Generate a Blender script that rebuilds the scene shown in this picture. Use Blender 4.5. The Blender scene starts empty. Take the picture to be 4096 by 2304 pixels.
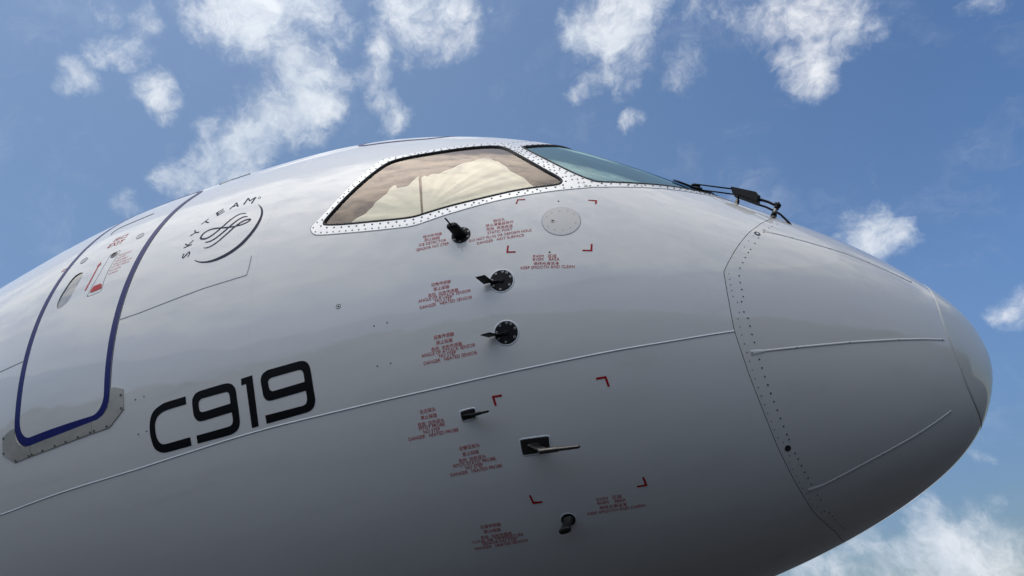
import bpy, math, random
import numpy as np
from mathutils import Vector, Matrix
from mathutils.geometry import delaunay_2d_cdt

scene = bpy.context.scene
COL = scene.collection
random.seed(7)

# ------------------------------------------------------------------ camera
Z0 = 3.66                                    # height of the fuselage centre line above the apron
CAM = np.array([-0.9237, -3.9113, -2.0020])  # metres, relative to the fuselage centre line (x = 0 at the nose tip)
YAW, PITCH, ROLL = math.radians(-23.373), math.radians(31.023), math.radians(-7.288)
FPX = 2606.55                                # focal length for a 4096 px wide picture
_fw = np.array([math.sin(YAW) * math.cos(PITCH), math.cos(YAW) * math.cos(PITCH), math.sin(PITCH)])
_r0 = np.array([math.cos(YAW), -math.sin(YAW), 0.0])
_u0 = np.cross(_r0, _fw)
_rt = _r0 * math.cos(ROLL) + _u0 * math.sin(ROLL)
_up = np.cross(_rt, _fw)
cd = bpy.data.cameras.new('camera')
cd.sensor_width = 36.0
cd.sensor_fit = 'HORIZONTAL'
cd.lens = 36.0 * FPX / 4096.0
cd.clip_start = 0.05
cd.clip_end = 20000.0
co = bpy.data.objects.new('camera', cd)
COL.objects.link(co)
M = Matrix(((_rt[0], _up[0], -_fw[0], CAM[0]), (_rt[1], _up[1], -_fw[1], CAM[1]),
            (_rt[2], _up[2], -_fw[2], CAM[2] + Z0), (0, 0, 0, 1)))
co.matrix_world = M
scene.camera = co


def sky_dir(px, py):
    d = _fw + (px - 2048) / FPX * _rt - (py - 1152) / FPX * _up
    return d / np.linalg.norm(d)


# ------------------------------------------------------------------ light, sky, exposure
SUN_AZ, SUN_EL = math.radians(-160.0), math.radians(74.0)    # azimuth from +Y towards +X
SKY_STRENGTH = 0.103
world = bpy.data.worlds.new('World')
scene.world = world
world.use_nodes = True
wn, wl = world.node_tree.nodes, world.node_tree.links
wn.clear()


def wnode(t, **kw):
    n = wn.new(t)
    for k, v in kw.items():
        setattr(n, k, v)
    return n


def wmath(op, a, b=None, c=None, clamp=False):
    n = wnode('ShaderNodeMath', operation=op, use_clamp=clamp)
    for i, v in enumerate((a, b, c)):
        if v is None:
            continue
        if isinstance(v, (int, float)):
            n.inputs[i].default_value = v
        else:
            wl.new(v, n.inputs[i])
    return n.outputs[0]


def wsmooth(v, lo, hi):
    n = wnode('ShaderNodeMapRange', interpolation_type='SMOOTHSTEP')
    wl.new(v, n.inputs[0])
    n.inputs[1].default_value, n.inputs[2].default_value = lo, hi
    return n.outputs[0]


sky = wnode('ShaderNodeTexSky', sky_type='NISHITA')
sky.sun_disc = False
sky.sun_elevation = SUN_EL
sky.sun_rotation = SUN_AZ
sky.altitude = 50.0
sky.air_density = 0.8
sky.dust_density = 0.2
sky.ozone_density = 1.6
tc = wnode('ShaderNodeTexCoord')
vdir = tc.outputs['Generated']

# turbulent displacement of the directions in which the clouds are looked up
def wwarp(src, scale, amp, detail):
    w = wnode('ShaderNodeTexNoise')
    wl.new(vdir, w.inputs['Vector'])
    w.inputs['Scale'].default_value = scale
    w.inputs['Detail'].default_value = detail
    w.inputs['Roughness'].default_value = 0.6
    c = wnode('ShaderNodeVectorMath', operation='SUBTRACT')
    wl.new(w.outputs['Color'], c.inputs[0])
    c.inputs[1].default_value = (0.5, 0.5, 0.5)
    v = wnode('ShaderNodeVectorMath', operation='MULTIPLY_ADD')
    wl.new(c.outputs[0], v.inputs[0])
    v.inputs[1].default_value = (amp, amp, amp)
    wl.new(src, v.inputs[2])
    u = wnode('ShaderNodeVectorMath', operation='NORMALIZE')
    wl.new(v.outputs[0], u.inputs[0])
    return u.outputs[0]


wv0 = wwarp(vdir, 10.0, 0.10, 6.0)
wv1 = wwarp(vdir, 9.0, 0.12, 4.0)
# cloud masses: directions of their centres (from picture positions on the 2576 px wide print), angular size, weight
K = 4096 / 2576.0
CLOUDS = [(590, 20, 95, 1), (690, 10, 95, 1), (770, 20, 75, 1), (640, 90, 80, 1), (715, 165, 70, 1), (790, 185, 65, 1),
          (745, 250, 82, 1), (690, 285, 75, 1), (640, 335, 60, 1), (570, 375, 75, 1), (505, 405, 60, 1), (440, 425, 42, .85),
          (590, 430, 55, .8), (805, 270, 45, .9), (850, 195, 34, .7), (990, 25, 60, 1), (1055, 55, 85, 1), (1110, 30, 65, 1),
          (945, 110, 42, .85), (1200, 85, 40, .65), (935, 180, 42, .7), (950, 255, 40, .7), (985, 310, 36, .75), (1130, 105, 45, .8),
          (1480, 70, 62, 1), (1550, 50, 85, 1), (1625, 20, 68, 1), (1540, 100, 50, .9), (1545, 190, 38, .72), (1490, 228, 36, .68),
          (1580, 300, 28, .75), (1930, 55, 75, .74), (2010, 50, 80, .72), (2105, 40, 75, .78), (2130, 105, 52, .82), (2050, 155, 58, .85),
          (1985, 178, 42, .78), (1755, 40, 75, .46), (1745, 125, 70, .40), (1700, 185, 38, .45), (190, 190, 44, .85), (235, 212, 30, .7),
          (285, 135, 40, .8), (330, 118, 34, .72), (268, 42, 36, .6), (372, 62, 36, .65), (385, 238, 50, .9), (345, 525, 32, .6),
          (2195, 600, 62, .9), (2235, 585, 48, .85), (2140, 580, 42, .75), (2535, 800, 48, .72), (2570, 765, 45, .66), (2475, 1135, 30, .55),
          (2050, 1410, 52, .8), (2150, 1385, 58, .82), (2110, 1450, 70, .9), (2325, 1300, 52, .78), (2400, 1370, 75, .9), (2490, 1345, 70, .85),
          (2560, 1400, 80, .9), (2350, 1430, 85, .9), (2480, 1440, 90, .95), (2250, 1430, 62, .8), (2480, 8, 45, .6), (1870, 25, 60, .6)]
mass = None
for cx, cy, rr, wt in CLOUDS:
    d = sky_dir(cx * K, cy * K)
    off = math.hypot(cx * K - 2048, cy * K - 1152) / FPX
    ang = rr * 1.22 * K / FPX / (1 + off * off) ** 0.75
    n = wnode('ShaderNodeVectorMath', operation='DOT_PRODUCT')
    wl.new(wv0, n.inputs[0])
    n.inputs[1].default_value = tuple(d)
    c0 = math.cos(ang)
    f = wmath('MULTIPLY_ADD', n.outputs['Value'], wt / (1 - c0), -wt * c0 / (1 - c0) - (1 - wt))
    mass = f if mass is None else wmath('SMOOTH_MAX', mass, f, 0.35)
mass = wmath('MAXIMUM', mass, -1.3)
sep = wnode('ShaderNodeSeparateXYZ')
wl.new(vdir, sep.inputs[0])
# scattered clouds over the rest of the sky
nz = wnode('ShaderNodeTexNoise')
wl.new(vdir, nz.inputs['Vector'])
nz.inputs['Scale'].default_value = 3.1
nz.inputs['Detail'].default_value = 3.0
far = wmath('MULTIPLY_ADD', nz.outputs['Fac'], 7.0, -4.8)
far = wmath('MULTIPLY_ADD', wsmooth(sep.outputs['Z'], 0.22, 0.6), 2.45, far)
n = wnode('ShaderNodeVectorMath', operation='DOT_PRODUCT')
wl.new(vdir, n.inputs[0])
n.inputs[1].default_value = tuple(_fw)
cone = wsmooth(n.outputs['Value'], math.cos(math.radians(52)), math.cos(math.radians(43)))
far = wmath('SUBTRACT', wmath('MINIMUM', far, 1.0), wmath('MULTIPLY', cone, 4.0))
mass = wmath('MAXIMUM', mass, far)
det = wnode('ShaderNodeTexNoise')
wl.new(wv1, det.inputs['Vector'])
det.inputs['Scale'].default_value = 15.0
det.inputs['Detail'].default_value = 9.0
det.inputs['Roughness'].default_value = 0.66
fine = wnode('ShaderNodeTexNoise')
wl.new(wv0, fine.inputs['Vector'])
fine.inputs['Scale'].default_value = 42.0
fine.inputs['Detail'].default_value = 8.0
fine.inputs['Roughness'].default_value = 0.6
edge = wmath('MULTIPLY_ADD', det.outputs['Fac'], 4.9, -2.45)
edge = wmath('MULTIPLY_ADD', fine.outputs['Fac'], 1.2, wmath('ADD', edge, -0.6))
dens = wmath('ADD', wmath('MULTIPLY', mass, 1.15), edge)
alpha = wmath('POWER', wsmooth(dens, -0.95, 2.0), 1.3)
ci = wnode('ShaderNodeTexNoise')
cst = wnode('ShaderNodeMapping')
cst.inputs['Scale'].default_value = (2.2, 5.0, 4.0)
wl.new(wv1, cst.inputs['Vector'])
wl.new(cst.outputs[0], ci.inputs['Vector'])
ci.inputs['Scale'].default_value = 2.0
ci.inputs['Detail'].default_value = 9.0
ci.inputs['Roughness'].default_value = 0.65
veil = wmath('MULTIPLY', wsmooth(ci.outputs['Fac'], 0.50, 0.82), 0.20)
alpha = wmath('MAXIMUM', wmath('MULTIPLY', alpha, 0.96), veil)
# cloud brightness: thick parts a little greyer
sh = wnode('ShaderNodeTexNoise')
wl.new(wv1, sh.inputs['Vector'])
sh.inputs['Scale'].default_value = 11.0
sh.inputs['Detail'].default_value = 5.0
shf = wsmooth(sh.outputs['Fac'], 0.32, 0.66)
cmix = wnode('ShaderNodeMix', data_type='RGBA')
wl.new(shf, cmix.inputs['Factor'])
cmix.inputs['A'].default_value = (5.4, 5.7, 6.1, 1)
cmix.inputs['B'].default_value = (6.8, 6.8, 6.85, 1)
smix = wnode('ShaderNodeMix', data_type='RGBA')
wl.new(alpha, smix.inputs['Factor'])
hs = wnode('ShaderNodeHueSaturation')
hs.inputs['Saturation'].default_value = 1.12
wl.new(sky.outputs[0], hs.inputs['Color'])
hz = wnode('ShaderNodeMix', data_type='RGBA')                                # haze takes some of the glare out of the low sky
wl.new(wsmooth(sep.outputs['Z'], -0.02, 0.42), hz.inputs['Factor'])
hz.inputs['A'].default_value = (0.34, 0.34, 0.345, 1)
hz.inputs['B'].default_value = (1, 1, 1, 1)
hm = wnode('ShaderNodeMix', data_type='RGBA', blend_type='MULTIPLY')
hm.inputs['Factor'].default_value = 1.0
wl.new(hs.outputs[0], hm.inputs['A'])
wl.new(hz.outputs['Result'], hm.inputs['B'])
wl.new(hm.outputs['Result'], smix.inputs['A'])
cel = wnode('ShaderNodeMix', data_type='RGBA', blend_type='MULTIPLY')       # distant clouds low over the horizon are dimmed by the air
cel.inputs['Factor'].default_value = 1.0
wl.new(cmix.outputs['Result'], cel.inputs['A'])
elr = wnode('ShaderNodeMix', data_type='RGBA')
wl.new(wsmooth(sep.outputs['Z'], 0.02, 0.55), elr.inputs['Factor'])
elr.inputs['A'].default_value = (0.84, 0.87, 0.92, 1)
elr.inputs['B'].default_value = (1.0, 1.0, 1.0, 1)
wl.new(elr.outputs['Result'], cel.inputs['B'])
wl.new(cel.outputs['Result'], smix.inputs['B'])
# thin milky haze towards the tail side of the aircraft
n = wnode('ShaderNodeVectorMath', operation='DOT_PRODUCT')
wl.new(vdir, n.inputs[0])
n.inputs[1].default_value = (-0.83, 0.5, 0.25)
mh = wnode('ShaderNodeMix', data_type='RGBA')
wl.new(wmath('MULTIPLY', wsmooth(n.outputs['Value'], 0.15, 1.0), 0.30), mh.inputs['Factor'])
wl.new(smix.outputs['Result'], mh.inputs['A'])
mh.inputs['B'].default_value = (2.2, 3.1, 4.1, 1)
smix = mh
# thin cloud lit up round the sun
sdir = (math.sin(SUN_AZ) * math.cos(SUN_EL), math.cos(SUN_AZ) * math.cos(SUN_EL), math.sin(SUN_EL))
n = wnode('ShaderNodeVectorMath', operation='DOT_PRODUCT')
wl.new(wv1, n.inputs[0])
n.inputs[1].default_value = sdir
sd = wmath('MAXIMUM', n.outputs['Value'], 0.0)
glow = wmath('ADD', wmath('MULTIPLY', wmath('POWER', sd, 18.0), 13.0), wmath('MULTIPLY', wmath('POWER', sd, 6.0), 6.0))
glow = wmath('MULTIPLY', glow, wmath('MULTIPLY_ADD', alpha, 0.6, 0.4))
gcol = wnode('ShaderNodeVectorMath', operation='SCALE')
gcol.inputs[0].default_value = (1.0, 0.97, 0.92)
wl.new(glow, gcol.inputs['Scale'])
gadd = wnode('ShaderNodeVectorMath', operation='ADD')
wl.new(smix.outputs['Result'], gadd.inputs[0])
wl.new(gcol.outputs[0], gadd.inputs[1])
bg = wnode('ShaderNodeBackground')
wl.new(gadd.outputs[0], bg.inputs['Color'])
bg.inputs['Strength'].default_value = SKY_STRENGTH
wo = wnode('ShaderNodeOutputWorld')
wl.new(bg.outputs[0], wo.inputs['Surface'])
world.cycles.sampling_method = 'MANUAL'
world.cycles.sample_map_resolution = 1024

sl = bpy.data.lights.new('sun', 'SUN')
sl.energy = 0.5
sl.angle = math.radians(120.0)      # the sun stands behind thin cloud
sl.color = (1.0, 0.95, 0.87)
so = bpy.data.objects.new('sun', sl)
COL.objects.link(so)
sv = Vector((math.sin(SUN_AZ) * math.cos(SUN_EL), math.cos(SUN_AZ) * math.cos(SUN_EL), math.sin(SUN_EL)))
so.rotation_euler = sv.to_track_quat('Z', 'Y').to_euler()
so.location = (-20, 20, 40)

vs = scene.view_settings
vs.view_transform = 'Standard'
vs.look = 'None'
vs.exposure = 0.55
vs.gamma = 1.0
vs.use_curve_mapping = False

# ------------------------------------------------------------------ fuselage surface (lofted sections along stations d aft of the nose tip)
KD = np.array([0, .05, .2, .5, 1, 1.75, 2.5, 3.25, 4, 5, 6.5, 9.])
KT = np.sqrt(KD)
CW = np.array([0, .1597, .4007, .7135, 1.0909, 1.4972, 1.6940, 1.8033, 1.8976, 1.9863, 1.98, 1.98])
CT = np.array([-.7922, -.5572, -.3296, -.0004, .4281, 1.0837, 1.5636, 1.8926, 2.0218, 2.0651, 2.08, 2.08])
CB = np.array([-.7922, -.9815, -1.1941, -1.3946, -1.5828, -1.7527, -1.8623, -1.9470, -1.9967, -2.0422, -2.08, -2.08])
CM = np.array([-.7922, -.7062, -.6832, -.6246, -.5110, -.3372, -.2202, -.1269, -.0395, .0739, 0, 0])
CN = np.array([1.9663, 1.9971, 2.0291, 2.0688, 2.1112, 2.1497, 2.0942, 2.0238, 2.0, 2.0, 2.0, 2.0])


def _smat():
    n = len(KT)
    h = np.diff(KT)
    A = np.zeros((n, n))
    B = np.zeros((n, n))
    for i in range(1, n - 1):
        A[i, i - 1], A[i, i], A[i, i + 1] = h[i - 1], 2 * (h[i - 1] + h[i]), h[i]
        B[i, i - 1], B[i, i], B[i, i + 1] = 6 / h[i - 1], -6 / h[i - 1] - 6 / h[i], 6 / h[i]
    A[0, 0] = 1
    A[-1, -2], A[-1, -1] = h[-1], 2 * h[-1]
    B[-1, -2], B[-1, -1] = 6 / h[-1], -6 / h[-1]
    return np.linalg.solve(A, B)


SM = _smat()


def spl(v, t):
    h = np.diff(KT)
    m = SM @ v
    t = np.clip(t, KT[0], KT[-1])
    i = np.clip(np.searchsorted(KT, t, side='right') - 1, 0, len(KT) - 2)
    a, b, hh = KT[i + 1] - t, t - KT[i], h[i]
    return m[i] * a ** 3 / (6 * hh) + m[i + 1] * b ** 3 / (6 * hh) + (v[i] / hh - m[i] * hh / 6) * a + (v[i + 1] / hh - m[i + 1] * hh / 6) * b


def section(d):
    t = np.sqrt(np.maximum(d, 0) + 1e-9)
    return (np.maximum(spl(CW, t), 1e-3), spl(CT, t), spl(CB, t), spl(CM, t), spl(CN, t))


def F(P):
    d = -P[..., 0]
    w, zt, zb, zm, n = section(d)
    dz = P[..., 2] - zm
    h = np.where(dz > 0, np.maximum(zt - zm, 1e-3), np.maximum(zm - zb, 1e-3))
    nn = np.where(dz > 0, n, 2.0)
    r = ((np.abs(P[..., 1]) / w) ** nn + (np.abs(dz) / h) ** nn) ** (1 / nn)
    rad = np.sqrt(P[..., 1] ** 2 + dz ** 2)
    f = rad * (1 - 1 / np.maximum(r, 1e-6))
    return np.where(d < 0, np.sqrt(d * d + P[..., 1] ** 2 + (P[..., 2] - CT[0]) ** 2), f)


def skin_normal(P, e=2e-3):
    g = np.stack([F(P + np.eye(3)[k] * e) - F(P - np.eye(3)[k] * e) for k in range(3)], -1)
    return g / np.maximum(np.linalg.norm(g, axis=-1, keepdims=True), 1e-9)


def skin(d, phi):
    """point of the skin at station d and section angle phi (0 starboard, pi/2 crown, pi port)"""
    d = np.asarray(d, float)
    phi = np.asarray(phi, float)
    w, zt, zb, zm, n = section(d)
    c, s = np.cos(phi), np.sin(phi)
    h = np.where(s > 0, np.maximum(zt - zm, 1e-3), np.maximum(zm - zb, 1e-3))
    nn = np.where(s > 0, n, 2.0)
    r = ((np.abs(c) / w) ** nn + (np.abs(s) / h) ** nn) ** (-1 / nn)
    return np.stack([-d, -r * c, zm + r * s], -1)


def dphi(P):
    P = np.asarray(P, float)
    d = -P[..., 0]
    zm = section(d)[3]
    return np.stack([d, np.arctan2(P[..., 2] - zm, -P[..., 1])], -1)


TS = np.linspace(1.5, 12, 200)


def hit(px):
    """where the line of sight through picture positions (4096 x 2304) meets the skin"""
    px = np.atleast_2d(np.asarray(px, float))
    d = _fw + ((px[:, 0] - 2048) / FPX)[:, None] * _rt - ((px[:, 1] - 1152) / FPX)[:, None] * _up
    d = d / np.linalg.norm(d, axis=1)[:, None]
    v = F(CAM + d[:, None, :] * TS[None, :, None])
    neg = v < 0
    ok = neg.any(1)
    i = np.clip(np.where(ok, neg.argmax(1), v.argmin(1)), 1, len(TS) - 1)
    lo, hi = TS[i - 1], TS[i]
    for _ in range(24):
        m = (lo + hi) / 2
        q = F(CAM + d * m[:, None]) < 0
        hi = np.where(q, m, hi)
        lo = np.where(q, lo, m)
    m = np.where(ok, (lo + hi) / 2, TS[i])
    return CAM + d * m[:, None]


def at_y(px, y):
    """point of a line of sight in the vertical plane y (for things standing off the skin)"""
    px = np.atleast_2d(np.asarray(px, float))
    d = _fw + ((px[:, 0] - 2048) / FPX)[:, None] * _rt - ((px[:, 1] - 1152) / FPX)[:, None] * _up
    return CAM + d * ((y - CAM[1]) / d[:, 1])[:, None]


def tr(pts, o=(0, 0), s=1.0):
    return [(o[0] + s * x, o[1] + s * y) for x, y in pts]


R3 = ((1200, 520), .4658)
R8 = ((2000, 520), .4658)
Z4 = ((1600, 750), .3494)
Z5 = ((1600, 1050), .3494)
Z6 = ((1550, 1450), .4272)
Z7 = ((1800, 1850), .3494)
ZN = ((2700, 800), .5419)
ZL = ((2700, 1500), .5549)
ZD = ((200, 850), .2761)
ZP = ((0, 1500), .276)
ZC = ((0, 1300), .5047)
ZS = ((600, 740), .2484)
ZT = ((0, 700), .4279)
ZW = ((2650, 680), .2346)


# ------------------------------------------------------------------ materials
def mat(name, col, rough=0.4, metal=0.0, coat=0.0, coat_rough=0.03, var=0.0, var_scale=6.0, bump=0.0, bump_scale=30.0,
        rough_var=0.0, stretch=(1, 1, 1), spec=0.5):
    m = bpy.data.materials.new(name)
    m.use_nodes = True
    nt = m.node_tree
    b = nt.nodes['Principled BSDF']
    b.inputs['Base Color'].default_value = (*col, 1)
    b.inputs['Roughness'].default_value = rough
    b.inputs['Metallic'].default_value = metal
    b.inputs['Coat Weight'].default_value = coat
    b.inputs['Coat Roughness'].default_value = coat_rough
    b.inputs['Coat IOR'].default_value = 1.62
    b.inputs['Specular IOR Level'].default_value = spec
    t = nt.nodes.new('ShaderNodeTexCoord')
    mp = nt.nodes.new('ShaderNodeMapping')
    mp.inputs['Scale'].default_value = stretch
    nt.links.new(t.outputs['Object'], mp.inputs['Vector'])
    if var or rough_var:
        n = nt.nodes.new('ShaderNodeTexNoise')
        n.inputs['Scale'].default_value = var_scale
        n.inputs['Detail'].default_value = 6
        n.inputs['Roughness'].default_value = 0.65
        nt.links.new(mp.outputs[0], n.inputs['Vector'])
        if var:
            mx = nt.nodes.new('ShaderNodeMix')
            mx.data_type = 'RGBA'
            mx.inputs['A'].default_value = (*[c * (1 - var) for c in col], 1)
            mx.inputs['B'].default_value = (*[min(1, c * (1 + var)) for c in col], 1)
            nt.links.new(n.outputs['Fac'], mx.inputs['Factor'])
            nt.links.new(mx.outputs['Result'], b.inputs['Base Color'])
        if rough_var:
            mr = nt.nodes.new('ShaderNodeMapRange')
            mr.inputs[1].default_value, mr.inputs[2].default_value = 0.3, 0.7
            mr.inputs[3].default_value, mr.inputs[4].default_value = max(0, rough - rough_var), rough + rough_var
            nt.links.new(n.outputs['Fac'], mr.inputs[0])
            nt.links.new(mr.outputs[0], b.inputs['Roughness'])
    if bump:
        n2 = nt.nodes.new('ShaderNodeTexNoise')
        n2.inputs['Scale'].default_value = bump_scale
        n2.inputs['Detail'].default_value = 3
        nt.links.new(mp.outputs[0], n2.inputs['Vector'])
        bp = nt.nodes.new('ShaderNodeBump')
        bp.inputs['Strength'].default_value = 1.0
        bp.inputs['Distance'].default_value = bump
        nt.links.new(n2.outputs['Fac'], bp.inputs['Height'])
        nt.links.new(bp.outputs[0], b.inputs['Normal'])
        nt.links.new(bp.outputs[0], b.inputs['Coat Normal'])
    return m


def soil(m, amount=0.16, scale=2.6, stretch=(0.3, 2.2, 2.6), lo=0.5, hi=0.82):
    """faint grime streaks along the airflow"""
    nt = m.node_tree
    b = nt.nodes['Principled BSDF']
    src = b.inputs['Base Color'].links[0].from_socket
    t = nt.nodes.new('ShaderNodeTexCoord')
    mp = nt.nodes.new('ShaderNodeMapping')
    mp.inputs['Scale'].default_value = stretch
    nt.links.new(t.outputs['Object'], mp.inputs['Vector'])
    n = nt.nodes.new('ShaderNodeTexNoise')
    n.inputs['Scale'].default_value = scale
    n.inputs['Detail'].default_value = 10
    n.inputs['Roughness'].default_value = 0.7
    nt.links.new(mp.outputs[0], n.inputs['Vector'])
    r = nt.nodes.new('ShaderNodeMapRange')
    r.interpolation_type = 'SMOOTHSTEP'
    r.inputs[1].default_value, r.inputs[2].default_value = lo, hi
    r.inputs[3].default_value, r.inputs[4].default_value = 0.0, amount
    nt.links.new(n.outputs['Fac'], r.inputs[0])
    x = nt.nodes.new('ShaderNodeMix')
    x.data_type = 'RGBA'
    nt.links.new(r.outputs[0], x.inputs['Factor'])
    nt.links.new(src, x.inputs['A'])
    x.inputs['B'].default_value = (0.30, 0.28, 0.24, 1)
    nt.links.new(x.outputs['Result'], b.inputs['Base Color'])
    return m


def glass(name, gloss, tint, f0, f1, rough=0.0, power=2.0):
    m = bpy.data.materials.new(name)
    m.use_nodes = True
    nt = m.node_tree
    nt.nodes.clear()
    out = nt.nodes.new('ShaderNodeOutputMaterial')
    g = nt.nodes.new('ShaderNodeBsdfGlossy')
    g.inputs['Color'].default_value = (*gloss, 1)
    g.inputs['Roughness'].default_value = rough
    t = nt.nodes.new('ShaderNodeBsdfTransparent')
    t.inputs['Color'].default_value = (*tint, 1)
    lw = nt.nodes.new('ShaderNodeLayerWeight')
    lw.inputs['Blend'].default_value = 0.5
    pw = nt.nodes.new('ShaderNodeMath')
    pw.operation = 'POWER'
    pw.inputs[1].default_value = power
    nt.links.new(lw.outputs['Facing'], pw.inputs[0])
    mr = nt.nodes.new('ShaderNodeMapRange')
    mr.inputs[3].default_value, mr.inputs[4].default_value = f0, f1
    nt.links.new(pw.outputs[0], mr.inputs[0])
    mx = nt.nodes.new('ShaderNodeMixShader')
    nt.links.new(mr.outputs[0], mx.inputs[0])
    nt.links.new(t.outputs[0], mx.inputs[1])
    nt.links.new(g.outputs[0], mx.inputs[2])
    nt.links.new(mx.outputs[0], out.inputs[0])
    return m


PAINT = dict(rough=0.5, spec=0.2, coat=1.0, coat_rough=0.02, var=0.05, var_scale=2.2, rough_var=0.06, bump=0.005, bump_scale=1.5, stretch=(0.6, 1, 1.7))
M_WHITE = mat('white_paint', (0.80, 0.78, 0.735), **PAINT)
M_RADOME = mat('radome_paint', (0.765, 0.74, 0.69), **{**PAINT, 'bump': 0.003})
M_BOOT = mat('erosion_boot', (0.70, 0.69, 0.64), **{**PAINT, 'bump': 0.003, 'coat': 0.8, 'coat_rough': 0.04})
M_DOOR = mat('door_paint', (0.80, 0.78, 0.735), **PAINT)
for m_ in (M_WHITE, M_DOOR, M_RADOME):
    soil(m_)
M_FRAME = mat('window_frame_metal', (0.70, 0.70, 0.685), rough=0.34, metal=0.55, coat=0.4, coat_rough=0.1, var=0.05, var_scale=14, rough_var=0.1)
M_SEAL = mat('black_rubber', (0.012, 0.012, 0.013), rough=0.5, spec=0.2, var=0.2, bump=0.0004, bump_scale=90)
M_BEAD = mat('sealant_bead', (0.78, 0.80, 0.80), rough=0.3, coat=0.6, var=0.06, var_scale=9)
M_GREYBEAD = mat('grey_sealant', (0.42, 0.44, 0.44), rough=0.45, var=0.15, var_scale=12)
M_GAP = mat('joint_gap', (0.008, 0.008, 0.009), rough=0.8, var=0.2)
M_NAVY = mat('navy_stripe', (0.008, 0.012, 0.14), rough=0.45, spec=0.2, coat=0.1, coat_rough=0.05, var=0.08, var_scale=7)
M_LOGO = mat('slate_print', (0.016, 0.024, 0.055), rough=0.5, spec=0.12, var=0.06, var_scale=9)
M_BLACKP = mat('black_print', (0.004, 0.004, 0.005), rough=0.5, spec=0.15, var=0.1, var_scale=9)
M_RED = mat('red_paint', (0.42, 0.008, 0.010), rough=0.5, spec=0.2, var=0.12, var_scale=12)
M_REDTXT = mat('red_print', (0.46, 0.008, 0.011), rough=0.5, spec=0.25, var=0.1, var_scale=20)
M_FLAP = mat('red_flap', (0.55, 0.02, 0.018), rough=0.45, spec=0.25, var=0.06)
M_BARE = mat('bare_metal', (0.50, 0.465, 0.395), rough=0.45, metal=0.4, var=0.28, var_scale=9, rough_var=0.12, bump=0.0005, bump_scale=60)
M_PLATE = mat('port_plate_metal', (0.46, 0.455, 0.44), rough=0.45, metal=0.5, var=0.22, var_scale=26, rough_var=0.1)
M_SENSOR = mat('sensor_black', (0.008, 0.007, 0.009), rough=0.5, spec=0.2, var=0.25, var_scale=30, bump=0.0003, bump_scale=160)
M_PROBEPL = mat('probe_plate', (0.028, 0.025, 0.022), rough=0.5, metal=0.4, var=0.3, var_scale=40)
M_STEEL = mat('probe_steel', (0.17, 0.155, 0.135), rough=0.3, metal=1.0, var=0.25, var_scale=30, rough_var=0.1)
M_SCREW = mat('screw_steel', (0.34, 0.33, 0.30), rough=0.4, metal=0.8, var=0.15, var_scale=60)
M_SCREWD = mat('screw_dark', (0.03, 0.032, 0.035), rough=0.45, metal=0.3, var=0.2, var_scale=60)
M_WIPER = mat('wiper_black', (0.006, 0.006, 0.007), rough=0.5, spec=0.2, var=0.25, var_scale=30, bump=0.0004, bump_scale=120)
M_LINING = mat('cockpit_lining', (0.05, 0.05, 0.052), rough=0.8, var=0.15)
M_GLARE = mat('glareshield', (0.02, 0.02, 0.022), rough=0.7, var=0.15)
M_SIDEGLASS = glass('side_window_glass', (1.0, 0.86, 0.75), (1.0, 0.985, 0.92), 0.04, 0.85, rough=0.015, power=2.9)
M_WSGLASS = glass('windshield_glass', (0.36, 0.52, 0.55), (0.40, 0.55, 0.53), 0.25, 0.95)
M_PANE = glass('door_window_glass', (0.95, 0.91, 0.84), (0.55, 0.62, 0.62), 0.22, 0.75)
mc = bpy.data.materials.new('curtain_cloth')
mc.use_nodes = True
nt = mc.node_tree
nt.nodes.clear()
o_ = nt.nodes.new('ShaderNodeOutputMaterial')
df = nt.nodes.new('ShaderNodeBsdfDiffuse')
tl = nt.nodes.new('ShaderNodeBsdfTranslucent')
nn_ = nt.nodes.new('ShaderNodeTexNoise')
nn_.inputs['Scale'].default_value = 9
rp = nt.nodes.new('ShaderNodeMix')
rp.data_type = 'RGBA'
rp.inputs['A'].default_value = (0.88, 0.87, 0.70, 1)
rp.inputs['B'].default_value = (0.93, 0.925, 0.80, 1)
nt.links.new(nn_.outputs['Fac'], rp.inputs['Factor'])
nt.links.new(rp.outputs['Result'], df.inputs[0])
nt.links.new(rp.outputs['Result'], tl.inputs[0])
mx_ = nt.nodes.new('ShaderNodeMixShader')
mx_.inputs[0].default_value = 0.12
nt.links.new(df.outputs[0], mx_.inputs[1])
nt.links.new(tl.outputs[0], mx_.inputs[2])
nt.links.new(mx_.outputs[0], o_.inputs[0])
M_CURTAIN = mc
M_GROUND = mat('apron_asphalt', (0.013, 0.0113, 0.0095), rough=0.85, var=0.25, var_scale=0.8, bump=0.004, bump_scale=60)


# ------------------------------------------------------------------ mesh helpers (fuselage frame; +Z0 is added on creation)
def mk(name, verts, faces, m, parent=None, smooth=True, label=None, kind=None, group=None, midx=None):
    me = bpy.data.meshes.new(name)
    v = np.array(verts, float)
    v[:, 2] += Z0
    me.from_pydata(v.tolist(), [], [tuple(int(i) for i in f) for f in faces])
    ms = m if isinstance(m, (list, tuple)) else [m]
    for x in ms:
        me.materials.append(x)
    if midx is not None:
        me.polygons.foreach_set('material_index', midx)
    if smooth:
        me.polygons.foreach_set('use_smooth', [True] * len(me.polygons))
    me.update()
    o = bpy.data.objects.new(name, me)
    COL.objects.link(o)
    if parent is not None:
        o.parent = parent
    if label:
        o['label'] = label
    if kind:
        o['kind'] = kind
    if group:
        o['group'] = group
    return o


RM = 1.6           # metres per radian used to flatten (d, phi) to a plane


def flat(uv):
    uv = np.asarray(uv, float)
    return np.stack([uv[:, 0], uv[:, 1] * RM], -1)


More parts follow.
